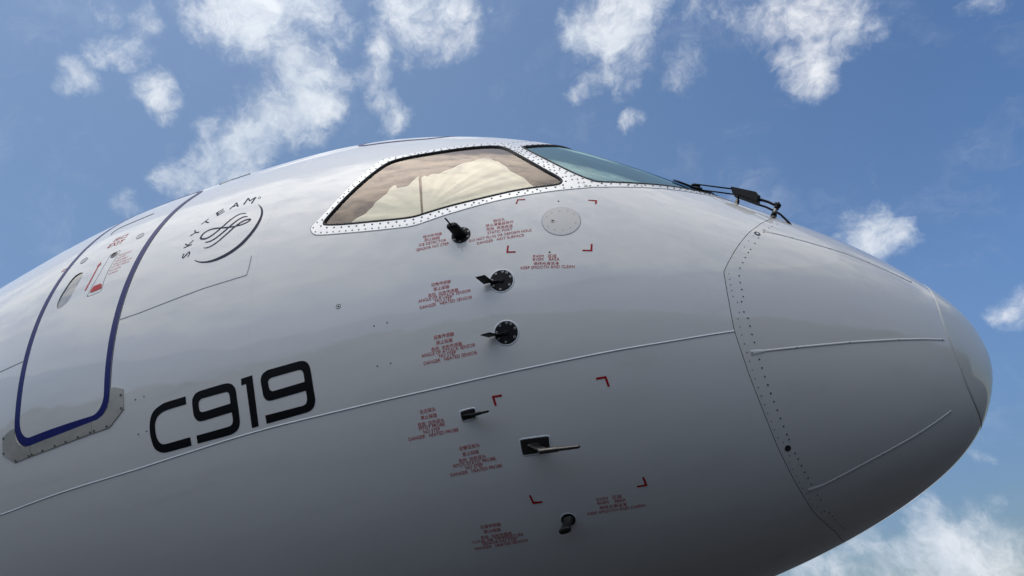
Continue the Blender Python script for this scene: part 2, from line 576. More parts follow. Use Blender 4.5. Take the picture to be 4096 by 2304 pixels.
def resample(pts, step, closed=True):
    p = np.asarray(pts, float)
    out = []
    n = len(p)
    for i in range(n if closed else n - 1):
        a, b = p[i], p[(i + 1) % n]
        k = max(1, int(math.ceil(np.linalg.norm(b - a) / step)))
        for j in range(k):
            out.append(a + (b - a) * j / k)
    if not closed:
        out.append(p[-1])
    return np.array(out)


def smooth_loop(pts, it=2, closed=True):
    """Chaikin corner rounding"""
    p = np.asarray(pts, float)
    for _ in range(it):
        q = []
        n = len(p)
        if not closed:
            q.append(p[0])
        for i in range(n if closed else n - 1):
            a, b = p[i], p[(i + 1) % n]
            q += [a * .75 + b * .25, a * .25 + b * .75]
        if not closed:
            q.append(p[-1])
        p = np.array(q)
    return p


def inside(poly, pts):
    x, y = pts[:, 0], pts[:, 1]
    c = np.zeros(len(pts), bool)
    n = len(poly)
    j = n - 1
    for i in range(n):
        xi, yi = poly[i]
        xj, yj = poly[j]
        if yi != yj:
            cr = ((yi > y) != (yj > y)) & (x < (xj - xi) * (y - yi) / (yj - yi) + xi)
            c ^= cr
        j = i
    return c


def offset_loop(p, dist):
    """offset a closed loop outwards (in its own plane)"""
    p = np.asarray(p, float)
    area = 0.5 * np.sum(p[:, 0] * np.roll(p[:, 1], -1) - np.roll(p[:, 0], -1) * p[:, 1])
    sgn = 1 if area > 0 else -1
    t = np.roll(p, -1, 0) - np.roll(p, 1, 0)
    t /= np.maximum(np.linalg.norm(t, axis=1, keepdims=True), 1e-9)
    nrm = np.stack([t[:, 1], -t[:, 0]], -1) * sgn
    return p + nrm * dist


def px_uv(pts):
    return dphi(hit(pts))


def lift(fl, h):
    """flattened (d, phi*RM) -> 3-D, h above the skin"""
    fl = np.asarray(fl, float)
    P = skin(fl[:, 0], fl[:, 1] / RM)
    N = skin_normal(P)
    hh = h(fl) if callable(h) else np.full(len(fl), h)
    return P + N * hh[:, None]


def patch(name, loops, h, m, parent=None, res=0.03, skirt=0.004, flatn=True, **kw):
    """sheet that follows the skin; loops are flattened outlines (outer first, then holes)"""
    loops = [resample(l, res) for l in loops]
    allp = np.concatenate(loops)
    lo, hi = allp.min(0), allp.max(0)
    gx, gy = np.meshgrid(np.arange(lo[0] + res / 2, hi[0], res), np.arange(lo[1] + res / 2, hi[1], res))
    g = np.stack([gx.ravel(), gy.ravel()], -1)
    if len(g):
        keep = inside(loops[0], g)
        for hl in loops[1:]:
            keep &= ~inside(hl, g)
        g = g[keep]
    if len(g):
        dm = np.full(len(g), 9.0)
        for k in range(0, len(allp), 64):
            dm = np.minimum(dm, np.linalg.norm(g[:, None] - allp[None, k:k + 64], axis=2).min(1))
        g = g[dm > res * 0.45]
    pts = np.concatenate([allp, g]) if len(g) else allp
    edges, o = [], 0
    for l in loops:
        n = len(l)
        edges += [(o + i, o + (i + 1) % n) for i in range(n)]
        o += n
    vo, eo, fo, _, _, _ = delaunay_2d_cdt([Vector(p) for p in pts], edges, [], 0, 1e-6)
    V = np.array([[v.x, v.y] for v in vo])
    T = np.array([f for f in fo if len(f) == 3])
    cen = V[T].mean(1)
    k = inside(loops[0], cen)
    for hl in loops[1:]:
        k &= ~inside(hl, cen)
    T = T[k]
    P3 = lift(V, h)
    verts = P3.tolist()
    # flattened frame may be mirrored: make faces look outwards
    a = P3[T[:, 1]] - P3[T[:, 0]]
    b = P3[T[:, 2]] - P3[T[:, 0]]
    nn = np.cross(a, b)
    N = skin_normal(P3[T[:, 0]])
    fl = (nn * N).sum(1) < 0
    T[fl] = T[fl][:, ::-1]
    faces = [tuple(t) for t in T]
    if skirt:
        cnt = {}
        for t in faces:
            for i in range(3):
                e = (t[i], t[(i + 1) % 3])
                cnt[tuple(sorted(e))] = None if tuple(sorted(e)) in cnt else e
        Ns = skin_normal(P3)
        for e in cnt.values():
            if e is None:
                continue
            a, b = e
            i0 = len(verts)
            verts += [P3[a].tolist(), P3[b].tolist(), (P3[b] - Ns[b] * skirt).tolist(), (P3[a] - Ns[a] * skirt).tolist()]
            faces.append((i0 + 1, i0, i0 + 3, i0 + 2))
    o = mk(name, verts, faces, m, parent, **kw)
    if not flatn:
        return o
    nv = skin_normal(P3)
    sk = np.array(verts[len(P3):]).reshape(-1, 4, 3)
    if len(sk):
        fn = np.cross(sk[:, 0] - sk[:, 1], sk[:, 2] - sk[:, 1])
        fn /= np.maximum(np.linalg.norm(fn, axis=1, keepdims=True), 1e-12)
        nv = np.concatenate([nv, np.repeat(fn, 4, 0)])
    o.data.normals_split_custom_set_from_vertices(nv.tolist())
    return o


def ribbon(name, pts3, widths, h, m, parent=None, lip=0.0, profile=None, closed=False, **kw):
    """raised strip along a polyline on the skin"""
    P = np.asarray(pts3, float)
    n = len(P)
    w = np.broadcast_to(np.asarray(widths, float), (n,))
    if closed:
        t = np.roll(P, -1, 0) - np.roll(P, 1, 0)
    else:
        t = np.gradient(P, axis=0)
    t /= np.linalg.norm(t, axis=1, keepdims=True)
    N = skin_normal(P)
    S = np.cross(N, t)
    S /= np.linalg.norm(S, axis=1, keepdims=True)
    prof = profile or [(-1, lip), (-.55, h), (.55, h), (1, lip)]
    verts, faces = [], []
    k = len(prof)
    for i in range(n):
        for a, hh in prof:
            q = P[i] + S[i] * a * w[i] / 2
            q = onskin(q[None], N[i])[0]
            verts.append(q + N[i] * hh)
    for i in range(n if closed else n - 1):
        j = (i + 1) % n
        for c in range(k - 1):
            faces.append((i * k + c, i * k + c + 1, j * k + c + 1, j * k + c))
    return mk(name, verts, faces, m, parent, **kw)


def onskin(P, N0):
    P = np.array(P, float)
    for _ in range(7):
        P = P - F(P)[:, None] * N0
    return P


def px_line(pts, step=0.03, smooth=2):
    """3-D polyline on the skin through picture positions"""
    f = flat(px_uv(resample(np.array(pts, float), 60, closed=False)))
    if smooth:
        f = smooth_loop(f, smooth, closed=False)
    f = resample(f, step, closed=False)
    return skin(f[:, 0], f[:, 1] / RM)


def curve_loop(pts, corner=38):
    """round the gentle vertices of a traced outline, keep its sharp corners"""
    p = np.asarray(pts, float)
    n = len(p)
    e = np.roll(p, -1, 0) - p
    ln = np.linalg.norm(e, axis=1)
    u = e / ln[:, None]
    out = []
    ang = np.degrees(np.arccos(np.clip((u * np.roll(u, 1, 0)).sum(1), -1, 1)))
    for i in range(n):
        j = (i + 1) % n
        ti = u[i] if ang[i] > corner else (u[i - 1] * ln[i - 1] ** 2 + u[i] * ln[i] ** 2)
        tj = u[i] if ang[j] > corner else (u[i] * ln[i] ** 2 + u[j] * ln[j] ** 2)
        ti = ti / np.linalg.norm(ti)
        tj = tj / np.linalg.norm(tj)
        for k in range(6):
            t = k / 6
            out.append((2 * t ** 3 - 3 * t ** 2 + 1) * p[i] + (t ** 3 - 2 * t ** 2 + t) * ln[i] * ti + (3 * t ** 2 - 2 * t ** 3) * p[j] + (t ** 3 - t ** 2) * ln[i] * tj)
    return np.array(out)


def px_patch(name, pts, h, m, parent=None, holes=(), rnd=0, res=0.03, **kw):
    loops = []
    for l in [pts] + list(holes):
        f = flat(px_uv(resample(np.array(l, float), 30)))
        if rnd:
            f = smooth_loop(f, rnd)
        loops.append(f)
    return patch(name, loops, h, m, parent, res=res, **kw)


_shared = {}


def frame_at(P, N, up=None):
    z = Vector(N).normalized()
    x = Vector((1, 0, 0)) - z * z.x
    x.normalize()
    y = z.cross(x)
    return Matrix(((x.x, y.x, z.x, P[0]), (x.y, y.y, z.y, P[1]), (x.z, y.z, z.z, P[2] + Z0), (0, 0, 0, 1)))


def lathe_mesh(name, prof, mats, seg=12, idx=None):
    """profile [(r, z)...] turned about z"""
    verts, faces, mi = [], [], []
    for r, z in prof:
        for k in range(seg):
            a = 2 * math.pi * k / seg
            verts.append((r * math.cos(a), r * math.sin(a), z))
    for i in range(len(prof) - 1):
        for k in range(seg):
            k2 = (k + 1) % seg
            faces.append((i * seg + k, i * seg + k2, (i + 1) * seg + k2, (i + 1) * seg + k))
            mi.append(idx[i] if idx else 0)
    faces.append(tuple((len(prof) - 1) * seg + k for k in range(seg)))
    mi.append(idx[-1] if idx else 0)
    me = bpy.data.meshes.new(name)
    me.from_pydata(verts, [], faces)
    for x in mats:
        me.materials.append(x)
    me.polygons.foreach_set('material_index', mi)
    me.update()
    return me


def place(name, me, P, N, parent, s=1.0, lift_=0.0, **kw):
    o = bpy.data.objects.new(name, me)
    COL.objects.link(o)
    P = np.asarray(P) + np.asarray(N) * lift_
    o.matrix_world = frame_at(P, N) @ Matrix.Rotation(random.uniform(0, 3), 4, 'Z') @ Matrix.Scale(s, 4)
    o.parent = parent
    for k, v in kw.items():
        o[k] = v
    return o


ME_SCREW = lathe_mesh('screw_mesh', [(1.0, -.2), (1.0, .12), (.86, .2), (.5, .2), (.42, .02)], [M_SCREW, M_SCREWD], 12, [0, 0, 0, 1, 1])
ME_SCREWK = lathe_mesh('dark_screw_mesh', [(1.0, -.2), (1.0, .14), (.8, .22), (.35, .22)], [M_SCREWD], 12)
ME_RIVET = lathe_mesh('rivet_mesh', [(1.0, 0), (.95, .22), (.7, .4), (.35, .46)], [M_BARE], 12)


def cross_mesh():
    v, f = [], []
    for a in (0, math.pi / 2):
        c, s = math.cos(a), math.sin(a)
        i = len(v)
        z = .12 if a == 0 else .14
        for x, y in ((-1, -.3), (1, -.3), (1, .3), (-1, .3)):
            v.append((x * c - y * s, x * s + y * c, z))
        f.append((i, i + 1, i + 2, i + 3))
    i = len(v)
    for k in range(8):
        v.append((.72 * math.cos(k * math.pi / 4), .72 * math.sin(k * math.pi / 4), .09))
    f.append(tuple(range(i, i + 8)))
    me = bpy.data.meshes.new('cross_screw_mesh')
    me.from_pydata(v, [], f)
    me.materials.append(M_SCREWD)
    me.update()
    return me


ME_CROSS = cross_mesh()

# ------------------------------------------------------------------ ground
gv = []
NG = 24
ext = [-6000, -1500, -400, -120, -60, -40, -25, -15, -8, -4, 0, 4, 8, 15, 25, 40, 60, 120, 400, 1500, 6000]
for y in ext:
    for x in ext:
        gv.append((x, y, -Z0))
gf = [(j * 21 + i, j * 21 + i + 1, (j + 1) * 21 + i + 1, (j + 1) * 21 + i) for j in range(20) for i in range(20)]
mk('ground', gv, gf, M_GROUND, kind='structure', smooth=False)

# unseen wood added behind the camera, blocks low sky light from the lower skin
M_ADDED_WOOD = mat('added_wood_foliage', (0.035, 0.05, 0.022), rough=0.8, var=0.4, var_scale=0.2)
rw = random.Random(3)
wvv, wff = [], []
for k in range(9000):
    a = math.radians(rw.uniform(60, 290))
    rr = rw.uniform(100, 125)
    top = (15.0 + 1.2 * math.sin(a * 13) + 1.0 * math.sin(a * 31 + 1) + rw.uniform(-3.0, 1.0)) * rr / 112
    z = rw.uniform(0, 1) ** .7 * top
    cx, cy = rr * math.sin(a) - 1, rr * math.cos(a)
    sz = rw.uniform(1.0, 2.4)
    i0 = len(wvv)
    for dx, dy, dz in ((1, 0, 0), (-1, 0, 0), (0, 1, 0), (0, -1, 0), (0, 0, 1), (0, 0, -1)):
        f_ = sz * rw.uniform(.6, 1.3)
        wvv.append((cx + dx * f_, cy + dy * f_, max(z + dz * f_, 0) - Z0))
    for t_ in ((0, 2, 4), (2, 1, 4), (1, 3, 4), (3, 0, 4), (2, 0, 5), (1, 2, 5), (3, 1, 5), (0, 3, 5)):
        wff.append(tuple(i0 + q_ for q_ in t_))
wood = mk('added_wood', wvv, wff, M_ADDED_WOOD, kind='stuff', smooth=False)
wood['label'] = 'unseen wood added behind the camera to darken the low sky'
wood['category'] = 'wood'

# ------------------------------------------------------------------ the airliner
plane = bpy.data.objects.new('airliner', None)
COL.objects.link(plane)
plane['label'] = 'white passenger jet nose with navy outlined door and riveted cockpit windows'
plane['category'] = 'airplane'

# --- radome joint line: station of the joint for each section angle
jl = px_uv([(2895, 1087), (2938, 1325), (2997, 1500), (3111, 1789), (3183, 1933), (3255, 2049), (3340, 2125)])
ju = px_uv(tr([(360, 530), (410, 430), (480, 320), (600, 200), (680, 153), (742, 133)], *ZN))
jp = np.concatenate([jl, ju[1:]])
jp = jp[np.argsort(jp[:, 1])]
JPH = np.concatenate([[-math.pi / 2], jp[:, 1], [math.radians(60), math.pi / 2]])
JD = np.concatenate([[jp[0, 0] - .02], jp[:, 0], [jp[-1, 0] - .04, jp[-1, 0] - .06]])


def joint_d(phi):
    phi = np.asarray(phi, float)
    q = np.where(phi > math.pi / 2, math.pi - phi, phi)
    return np.interp(q, JPH, JD)


NPH = 420
PH = np.linspace(-math.pi / 2, 1.5 * math.pi, NPH, endpoint=False)
JOINT = joint_d(PH)

# --- window outlines (flattened), traced along the frames
G_SIDE = smooth_loop(flat(px_uv(tr([(195, 805), (215, 823), (400, 815), (700, 785), (900, 765), (1000, 747), (1080, 720), (1300, 655), (1600, 585),
                                    (1900, 517), (2100, 490), (2232, 474), (2258, 440), (2232, 408), (2100, 338), (1900, 225), (1770, 152), (1680, 138),
                                    (1500, 147), (1200, 187), (900, 237), (780, 270), (715, 304), (600, 390), (450, 522), (300, 675), (218, 768)], *R3))), 2)
FR_SIDE = smooth_loop(flat(px_uv(tr([(97, 838), (97, 868), (118, 893), (150, 903), (300, 893), (600, 868), (900, 835), (980, 820), (1060, 795), (1200, 745),
                                     (1400, 685), (1700, 605), (2000, 550), (2250, 516), (2400, 502), (2484, 495), (2488, 494), (2400, 448), (2200, 346),
                                     (2000, 246), (1850, 170), (1748, 119), (1735, 116), (1600, 118), (1400, 135), (1100, 180), (900, 215), (735, 247), (700, 258),
                                     (640, 300), (500, 415), (350, 570), (200, 730), (120, 805)], *R3))), 1)
d2r = math.radians
wl_ = px_uv(tr([(790, 440), (620, 372), (430, 277), (300, 212), (200, 160), (180, 147)], *R8))
wb_ = px_uv(tr([(1800, 552), (1700, 530), (1560, 502), (1400, 481), (1200, 466), (1000, 455), (850, 452)], *R8))
ws_top = [(1.868, d2r(39.6)), (1.822, d2r(42.2)), (1.78, d2r(46)), (1.745, d2r(52)), (1.72, d2r(62)), (1.70, d2r(75)), (1.695, d2r(86)), (1.68, d2r(87.4))]
ws_bot = [(1.0, d2r(87.4)), (.965, d2r(86)), (.962, d2r(75)), (.965, d2r(62)), (.978, d2r(52)), (.99, d2r(46.5))]
G_WS = smooth_loop(flat(np.concatenate([wl_, np.array(ws_top), np.array(ws_bot), wb_])), 2)
sl_ = px_uv(tr([(772, 491), (700, 455), (600, 405), (450, 330), (300, 256), (150, 180), (52, 130), (35, 122)], *R8))
sb_ = px_uv(tr([(1700, 547), (1500, 516), (1300, 498), (1100, 491), (900, 491)], *R8))
fs_top = [(1.945, d2r(43.5)), (1.90, d2r(47)), (1.86, d2r(53)), (1.83, d2r(63)), (1.81, d2r(76)), (1.80, d2r(90))]
fs_bot = [(.87, d2r(90)), (.868, d2r(76)), (.87, d2r(63)), (.89, d2r(53)), (.935, d2r(46)), (1.0, d2r(39.5))]
FR_WS = flat(np.concatenate([sl_, np.array(fs_top), np.array(fs_bot), sb_]))


def mirror_f(l):
    l = np.array(l, float)
    l[:, 1] = math.pi * RM - l[:, 1]
    return l[::-1]


DOORWIN = smooth_loop(flat(px_uv(tr([(95, 1375), (105, 1320), (150, 1220), (220, 1110), (300, 990), (360, 925), (420, 882), (465, 868), (484, 880), (475, 920),
                                     (430, 1010), (370, 1110), (310, 1220), (260, 1300), (200, 1360), (140, 1395), (105, 1398)], *ZD))), 2)
OPEN = [offset_loop(G_SIDE, .022), offset_loop(G_WS, .022), mirror_f(offset_loop(G_SIDE, .022)), mirror_f(offset_loop(G_WS, .022)), offset_loop(DOORWIN, .012)]


def loft(name, D, m, parent, openings=(), hoff=0.0, cap=False, **kw):
    """D: rows x NPH stations"""
    nr = D.shape[0]
    P = skin(D, np.broadcast_to(PH, D.shape))
    if callable(hoff):
        P = hoff(P, D)
    elif hoff:
        P = P + skin_normal(P) * hoff
    i = np.arange(nr - 1)[:, None]
    j = np.arange(NPH)[None, :]
    j2 = (j + 1) % NPH
    Q = np.stack([i * NPH + j, (i + 1) * NPH + j, (i + 1) * NPH + j2, i * NPH + j2], -1).reshape(-1, 4)
    dd = (D[:-1] + D[1:]) / 2
    ph = np.broadcast_to(PH + math.pi / NPH, dd.shape)
    cen = np.stack([dd.ravel(), ph.ravel() * RM], -1)
    keep = np.ones(len(Q), bool)
    for l in openings:
        lo, hi = l.min(0), l.max(0)
        c = np.where((cen > lo).all(1) & (cen < hi).all(1) & keep)[0]
        if len(c):
            ins = inside(l, cen[c])
            keep[c[ins]] = False
    faces = Q[keep].tolist()
    if cap:
        faces.append(list(range((nr - 1) * NPH, nr * NPH)))
    return mk(name, P.reshape(-1, 3), faces, m, parent, **kw)


# skin
rows = list(np.arange(0, .9, .022)) + list(np.arange(.9, 6.2, .028)) + [6.4, 6.8, 7.4, 8.2, 9.5, 12, 16, 20, 24, 26, 28, 30, 32, 34, 35]
rows = np.array(rows)
base = 1.075 + .0013 + rows
D = base[:, None] + (JOINT[None, :] - 1.075) * np.clip(1 - rows / .9, 0, 1)[:, None] ** 1.5


def tail(P, D):
    k = np.clip((D - 25) / 10.5, 0, 1)
    s = 1 - .93 * k ** 1.7
    P = P.copy()
    P[..., 1] *= s
    P[..., 2] = P[..., 2] * s + 1.1 * k ** 1.5
    return P


loft('fuselage_skin', D, M_WHITE, plane, OPEN, tail, True)
# radome and its joint
tau = np.linspace(0.0, 1, 90)[:, None]
radome = loft('radome', np.maximum((JOINT - .0013)[None, :] * tau ** 2, 1e-5), M_RADOME, plane, label='pale round nose cone with bolts around its edge')
loft('joint_gap', np.stack([JOINT - .03, JOINT, JOINT + .03]), M_GAP, radome, hoff=-.006)
capd = px_uv([(3735, 1180), (3784, 1342), (3843, 1483), (3876, 1585), (3920, 1660)])
capd = capd[np.argsort(capd[:, 1])]
q = np.where(PH > math.pi / 2, math.pi - PH, PH)
CAPD = np.interp(q, capd[:, 1], capd[:, 0])
ker = np.hanning(61)
ker /= ker.sum()
CAPD = np.convolve(np.concatenate([CAPD[-60:], CAPD, CAPD[:60]]), ker, 'same')[60:-60]
tau2 = np.concatenate([np.linspace(0, 1, 40), [1.0]])[:, None]
hrow = np.concatenate([np.full(40, .0006), [-.001]])


def caph(P, D):
    return P + skin_normal(P) * hrow[:, None, None]


loft('nose_cap', np.maximum(CAPD[None, :] * tau2 ** 2, 1e-5), M_BOOT, radome, hoff=caph, label='greenish grey rubbery cap on the tip of the nose')

# radome bolts
A_ = tr([(795, 162), (753, 178), (715, 195), (695, 208), (662, 220), (655, 240), (616, 280), (588, 320), (558, 365), (541, 388), (519, 425), (500, 463),
         (479, 503), (473, 560), (481, 609), (492, 660), (503, 713), (491, 751), (508, 826), (539, 872), (553, 931), (568, 992), (586, 1052), (622, 1177),
         (642, 1240), (663, 1303), (685, 1365), (707, 1428)], *ZN) + \
    tr([(669, 72), (690, 132), (713, 192), (736, 253), (759, 312), (782, 370), (806, 427), (821, 465), (866, 564), (887, 605), (910, 653), (935, 700), (959, 744),
        (982, 787), (1027, 864), (1049, 900), (1076, 980), (1113, 992), (1134, 1018), (1155, 1043), (1173, 1065), (1192, 1084), (1210, 1102), (1228, 1116)], *ZL)
B_ = tr([(577, 266), (543, 303), (513, 347), (397, 545), (404, 585), (411, 627), (419, 669), (428, 712), (460, 755), (476, 830), (465, 877), (479, 937),
         (494, 997), (512, 1062), (531, 1127), (550, 1190), (570, 1254), (591, 1320), (614, 1384), (636, 1447)], *ZN) + \
    tr([(600, 90), (622, 152), (645, 213), (668, 275), (692, 335), (716, 395), (741, 453), (780, 483), (825, 582), (822, 630), (847, 680), (872, 727),
        (896, 773), (921, 817), (945, 857), (968, 897), (991, 932), (1026, 948), (1056, 990), (1078, 1052), (1099, 1077), (1120, 1099)], *ZL)
for lst, s in ((A_, .0044), (B_, .0030)):
    P = hit(lst)
    N = skin_normal(P)
    for p_, n_ in zip(P, N):
        place('bolt', ME_CROSS, p_, n_, radome, s, .0004)
# round plugs
ME_PLUG = lathe_mesh('plug_mesh', [(1.0, 0), (.98, .06), (.42, .06), (.40, .08), (.2, .1)], [M_SCREWD, M_BEAD], 20, [0, 0, 0, 1, 1])
ME_PLUGK = lathe_mesh('dark_plug_mesh', [(1.0, 0), (.98, .08), (.5, .1), (.35, .02)], [M_SCREWD], 20)
P = hit(tr([(607, 249)], *ZN) + tr([(813, 528)], *ZL))
N = skin_normal(P)
place('access_plug', ME_PLUG, P[0], N[0], radome, .0165, .0004, label='black ring with pale centre near the top of the nose cone')
place('access_plug', ME_PLUGK, P[1], N[1], radome, .0145, .0004, label='black round plug low on the nose cone')
# lightning strips
for pts, o_s in (([(648, 224), (690, 235), (800, 262), (1020, 322), (1250, 392), (1400, 450), (1560, 520), (1745, 608)], ZN),
                 ([(560, 1130), (600, 1124), (660, 1114), (960, 1082), (1320, 1049), (1660, 1030), (1830, 1026), (1985, 1031)], ZN),
                 ([(962, 836), (1000, 820), (1060, 797), (1160, 747), (1340, 652), (1560, 534), (1750, 427), (1900, 326), (1990, 260)], ZL)):
    L = px_line(tr(pts, *o_s), .025)
    s = np.cumsum(np.concatenate([[0], np.linalg.norm(np.diff(L, axis=0), axis=1)]))
    wd = .0125 + .019 * np.clip(1 - s / .06, 0, 1) ** .5
    st = ribbon('lightning_strip', L, wd, .0024, M_RADOME, radome, lip=-.001)
    for fr in (.04, .28, .52, .75, .985):
        k = int(fr * (len(L) - 1))
        place('bolt', ME_CROSS, L[k], skin_normal(L[k][None])[0], radome, .0034, .0027)

# --- seams
SEAM = tr([(-60, 1530), (170, 1449), (640, 1280), (980, 1178), (1400, 1040), (2000, 850), (2576, 710)], *ZC) + [(1550, 1599), (1823, 1538), (2233, 1450), (2500, 1396), (2700, 1364), (2937, 1325)]
f = flat(px_uv(SEAM))
fd = np.concatenate([[[9.0, f[0, 1]], [7.5, f[0, 1]]], f])
fd = resample(smooth_loop(fd, 3, False), .03, False)
seam3 = skin(fd[:, 0], fd[:, 1] / RM)
ribbon('seam_bead', seam3, .0095, .0028, M_BEAD, plane, lip=-.001, profile=[(-1, -.001), (-.6, .002), (0, .0028), (.6, .002), (1, -.001)],
       label='thin pale sealant line running along the lower side')
for pts in ([(1118, 1352), (1300, 1290), (1620, 1165), (1900, 1060), (2305, 935)], [(2306, 934), (2335, 840), (2350, 755)]):
    ribbon('panel_edge', px_line(tr(pts, *ZT), .03, 1), .009, .0018, M_GREYBEAD, plane, lip=-.001, label='grey edge of the skin panel ahead of the door')
ribbon('panel_edge', px_line(tr([(0, 372), (182, 289)], *ZC), .03, 0), .009, .0018, M_GREYBEAD, plane, lip=-.001, label='grey panel edge behind the door')
ribbon('panel_edge', px_line([(880, 738), (975, 702), (1000, 696)], .03, 0), .010, .006, M_GREYBEAD, plane, lip=-.001, label='grey drip edge on the crown ahead of the door')

for lo_, hi_, dd_ in ((-75, 41, 3.322), (-75, -21, 2.60), (-75, 36, 5.60)):
    ph_ = np.linspace(d2r(lo_), d2r(hi_), 90)
    ribbon('skin_joint', skin(np.full(90, dd_), ph_), .0035, .0006, M_WHITE, plane, lip=.0001)

# small studs and holes
for (x, y), s in [(t_, .0042) for t_ in tr([(1073, 592), (1141, 567), (1096, 866), (1163, 843)], *ZC)] + \
        [((941 * K, 820 * K), .0038), ((974 * K, 812 * K), .0038), ((949 * K, 921 * K), .0038), ((983 * K, 914 * K), .0038)] + \
        [(t_, .0048) for t_ in tr([(1713, 741), (1814, 157)], *Z4)]:
    p_ = hit([(x, y)])[0]
    place('stud', ME_SCREWK, p_, skin_normal(p_[None])[0], plane, s, .0002)
p_ = hit([(851 * K, 771 * K)])[0]
ME_RINGS = lathe_mesh('static_ring_mesh', [(1.0, .0), (1.0, .05), (.8, .05), (.78, .02), (.35, .02), (.33, .06)], [M_SCREWD, M_WHITE], 20, [0, 0, 1, 1, 0, 0])
place('drain_ring', ME_RINGS, p_, skin_normal(p_[None])[0], plane, .0135, .0002, label='tiny ringed hole in the skin behind the cockpit')


# rows of flush rivets in the skin (painted over)
RV, RF = [], []


def rivet_row(fl):
    P = skin(fl[:, 0], fl[:, 1] / RM)
    N = skin_normal(P)
    X = np.cross(N, np.array([0, 0, 1.0]))
    X /= np.linalg.norm(X, axis=1, keepdims=True)
    Y = np.cross(N, X)
    for p_, n_, x_, y_ in zip(P, N, X, Y):
        i0 = len(RV)
        for r_, h_ in ((.0032, .0), (.0022, .00045)):
            for k in range(7):
                a = 2 * math.pi * k / 7
                RV.append(p_ + n_ * h_ + r_ * (math.cos(a) * x_ + math.sin(a) * y_))
        for k in range(7):
            RF.append((i0 + k, i0 + (k + 1) % 7, i0 + 7 + (k + 1) % 7, i0 + 7 + k))
        RF.append(tuple(i0 + 7 + k for k in range(7)))


for d_, lo, hi in ((3.30, -62, 44), (3.345, -62, 44), (4.02, -62, 44), (5.16, -62, 40), (5.62, -62, 40), (2.62, -62, -20), (2.0, -62, -44), (1.62, -60, -38), (1.15, -60, 12)):
    ph_ = np.arange(d2r(lo) * RM, d2r(hi) * RM, .027)
    rivet_row(np.stack([np.full(len(ph_), d_), ph_], -1))
for a_ in (-37, -52):
    dd_ = np.arange(1.2, 6.4, .03)
    rivet_row(np.stack([dd_, np.full(len(dd_), d2r(a_) * RM)], -1))
mk('rivet_rows', RV, RF, M_WHITE, plane, smooth=True, kind='stuff')


# --- windows
def window(nm, G, FRL, gm, label, screws=True, holes_off=.0):
    pane = patch(nm, [offset_loop(G, -.006)], -.004, gm, plane, res=.03, skirt=0, label=label)
    patch('frame', [FRL, G], .0022, M_FRAME, pane, res=.028, skirt=.005)
    g = resample(G, .012)
    n = len(g)
    P0, P1, P2, P3 = lift(offset_loop(g, .004), .001), lift(offset_loop(g, .001), .0052), lift(offset_loop(g, -.008), .0050), lift(offset_loop(g, -.0125), -.006)
    verts = np.concatenate([P0, P1, P2, P3])
    faces = []
    for a in range(3):
        for i in range(n):
            j = (i + 1) % n
            faces.append((a * n + i, a * n + j, (a + 1) * n + j, (a + 1) * n + i))
    mk('seal', verts, faces, M_SEAL, pane)
    return pane


def loop_points(l, step, jitter=0):
    l = np.concatenate([l, l[:1]])
    s = np.concatenate([[0], np.cumsum(np.linalg.norm(np.diff(l, axis=0), axis=1))])
    k = int(round(s[-1] / step))
    t = np.linspace(0, s[-1], k, endpoint=False)
    return np.stack([np.interp(t, s, l[:, 0]), np.interp(t, s, l[:, 1])], -1)


side = window('side_window', G_SIDE, FR_SIDE, M_SIDEGLASS, 'bronze tinted cockpit side window with cream curtain behind')
wsh = window('windshield', G_WS, FR_WS, M_WSGLASS, 'blue tinted cockpit windshield pane with riveted frame')
for G, FRL, gm, nm, lb in ((G_SIDE, FR_SIDE, M_SIDEGLASS, 'side_window', 'cockpit side window on the far side'),
                           (G_WS, FR_WS, M_WSGLASS, 'windshield', 'windshield pane on the far side')):
    window(nm, mirror_f(G), mirror_f(FRL), gm, lb)

sub = flat(np.array([[0, 0]]))
for par, G, FRL in ((side, G_SIDE, FR_SIDE), (wsh, G_WS, FR_WS)):
    inner = loop_points(offset_loop(resample(G, .02), .0165), .046)
    outer = loop_points(offset_loop(resample(FRL, .02), -.0135), .039)
    for lst, me, s in ((inner, ME_SCREWK, .0053), (outer, ME_SCREW, .0052)):
        for fl in lst:
            if fl[1] > d2r(47) * RM:
                continue
            if me is ME_SCREW:
                dm = np.linalg.norm(inner - fl, axis=1).min()
                if dm < .0185 or inside(offset_loop(G, .008), fl[None])[0]:
                    continue
            P = skin(fl[0], fl[1] / RM)
            place('screw', me, P, skin_normal(P[None])[0], par, s, .0026)

# thin dark line round the frames
g = resample(offset_loop(FR_SIDE, .003), .02)
ribbon('frame_edge', skin(g[:, 0], g[:, 1] / RM), .006, .0012, M_GREYBEAD, side, lip=.0002, closed=True)
g = resample(offset_loop(FR_WS, .003), .02)
ribbon('frame_edge', skin(g[:, 0], g[:, 1] / RM), .006, .0012, M_GREYBEAD, wsh, lip=.0002, closed=True)

# cockpit interior
rows_i = np.arange(.80, 3.42, .03)
lin = loft('cockpit_lining', np.repeat(rows_i[:, None], NPH, 1), M_LINING, plane, [offset_loop(G_SIDE, .11), offset_loop(G_WS, .11), mirror_f(offset_loop(G_SIDE, .11)), mirror_f(offset_loop(G_WS, .11))], -.11)
for dd in (.80, 3.40):
    P = skin(np.full(NPH, dd), PH)
    P = P + skin_normal(P) * -.11
    mk('bulkhead', P, [tuple(range(NPH))], M_LINING, lin)
mk('cockpit_floor', [(-.85, -.72, -.75), (-1.6, -1.12, -.75), (-3.4, -1.45, -.75), (-3.4, 1.45, -.75), (-1.6, 1.12, -.75), (-.85, .72, -.75)], [(0, 1, 2, 3, 4, 5)], M_LINING, lin)
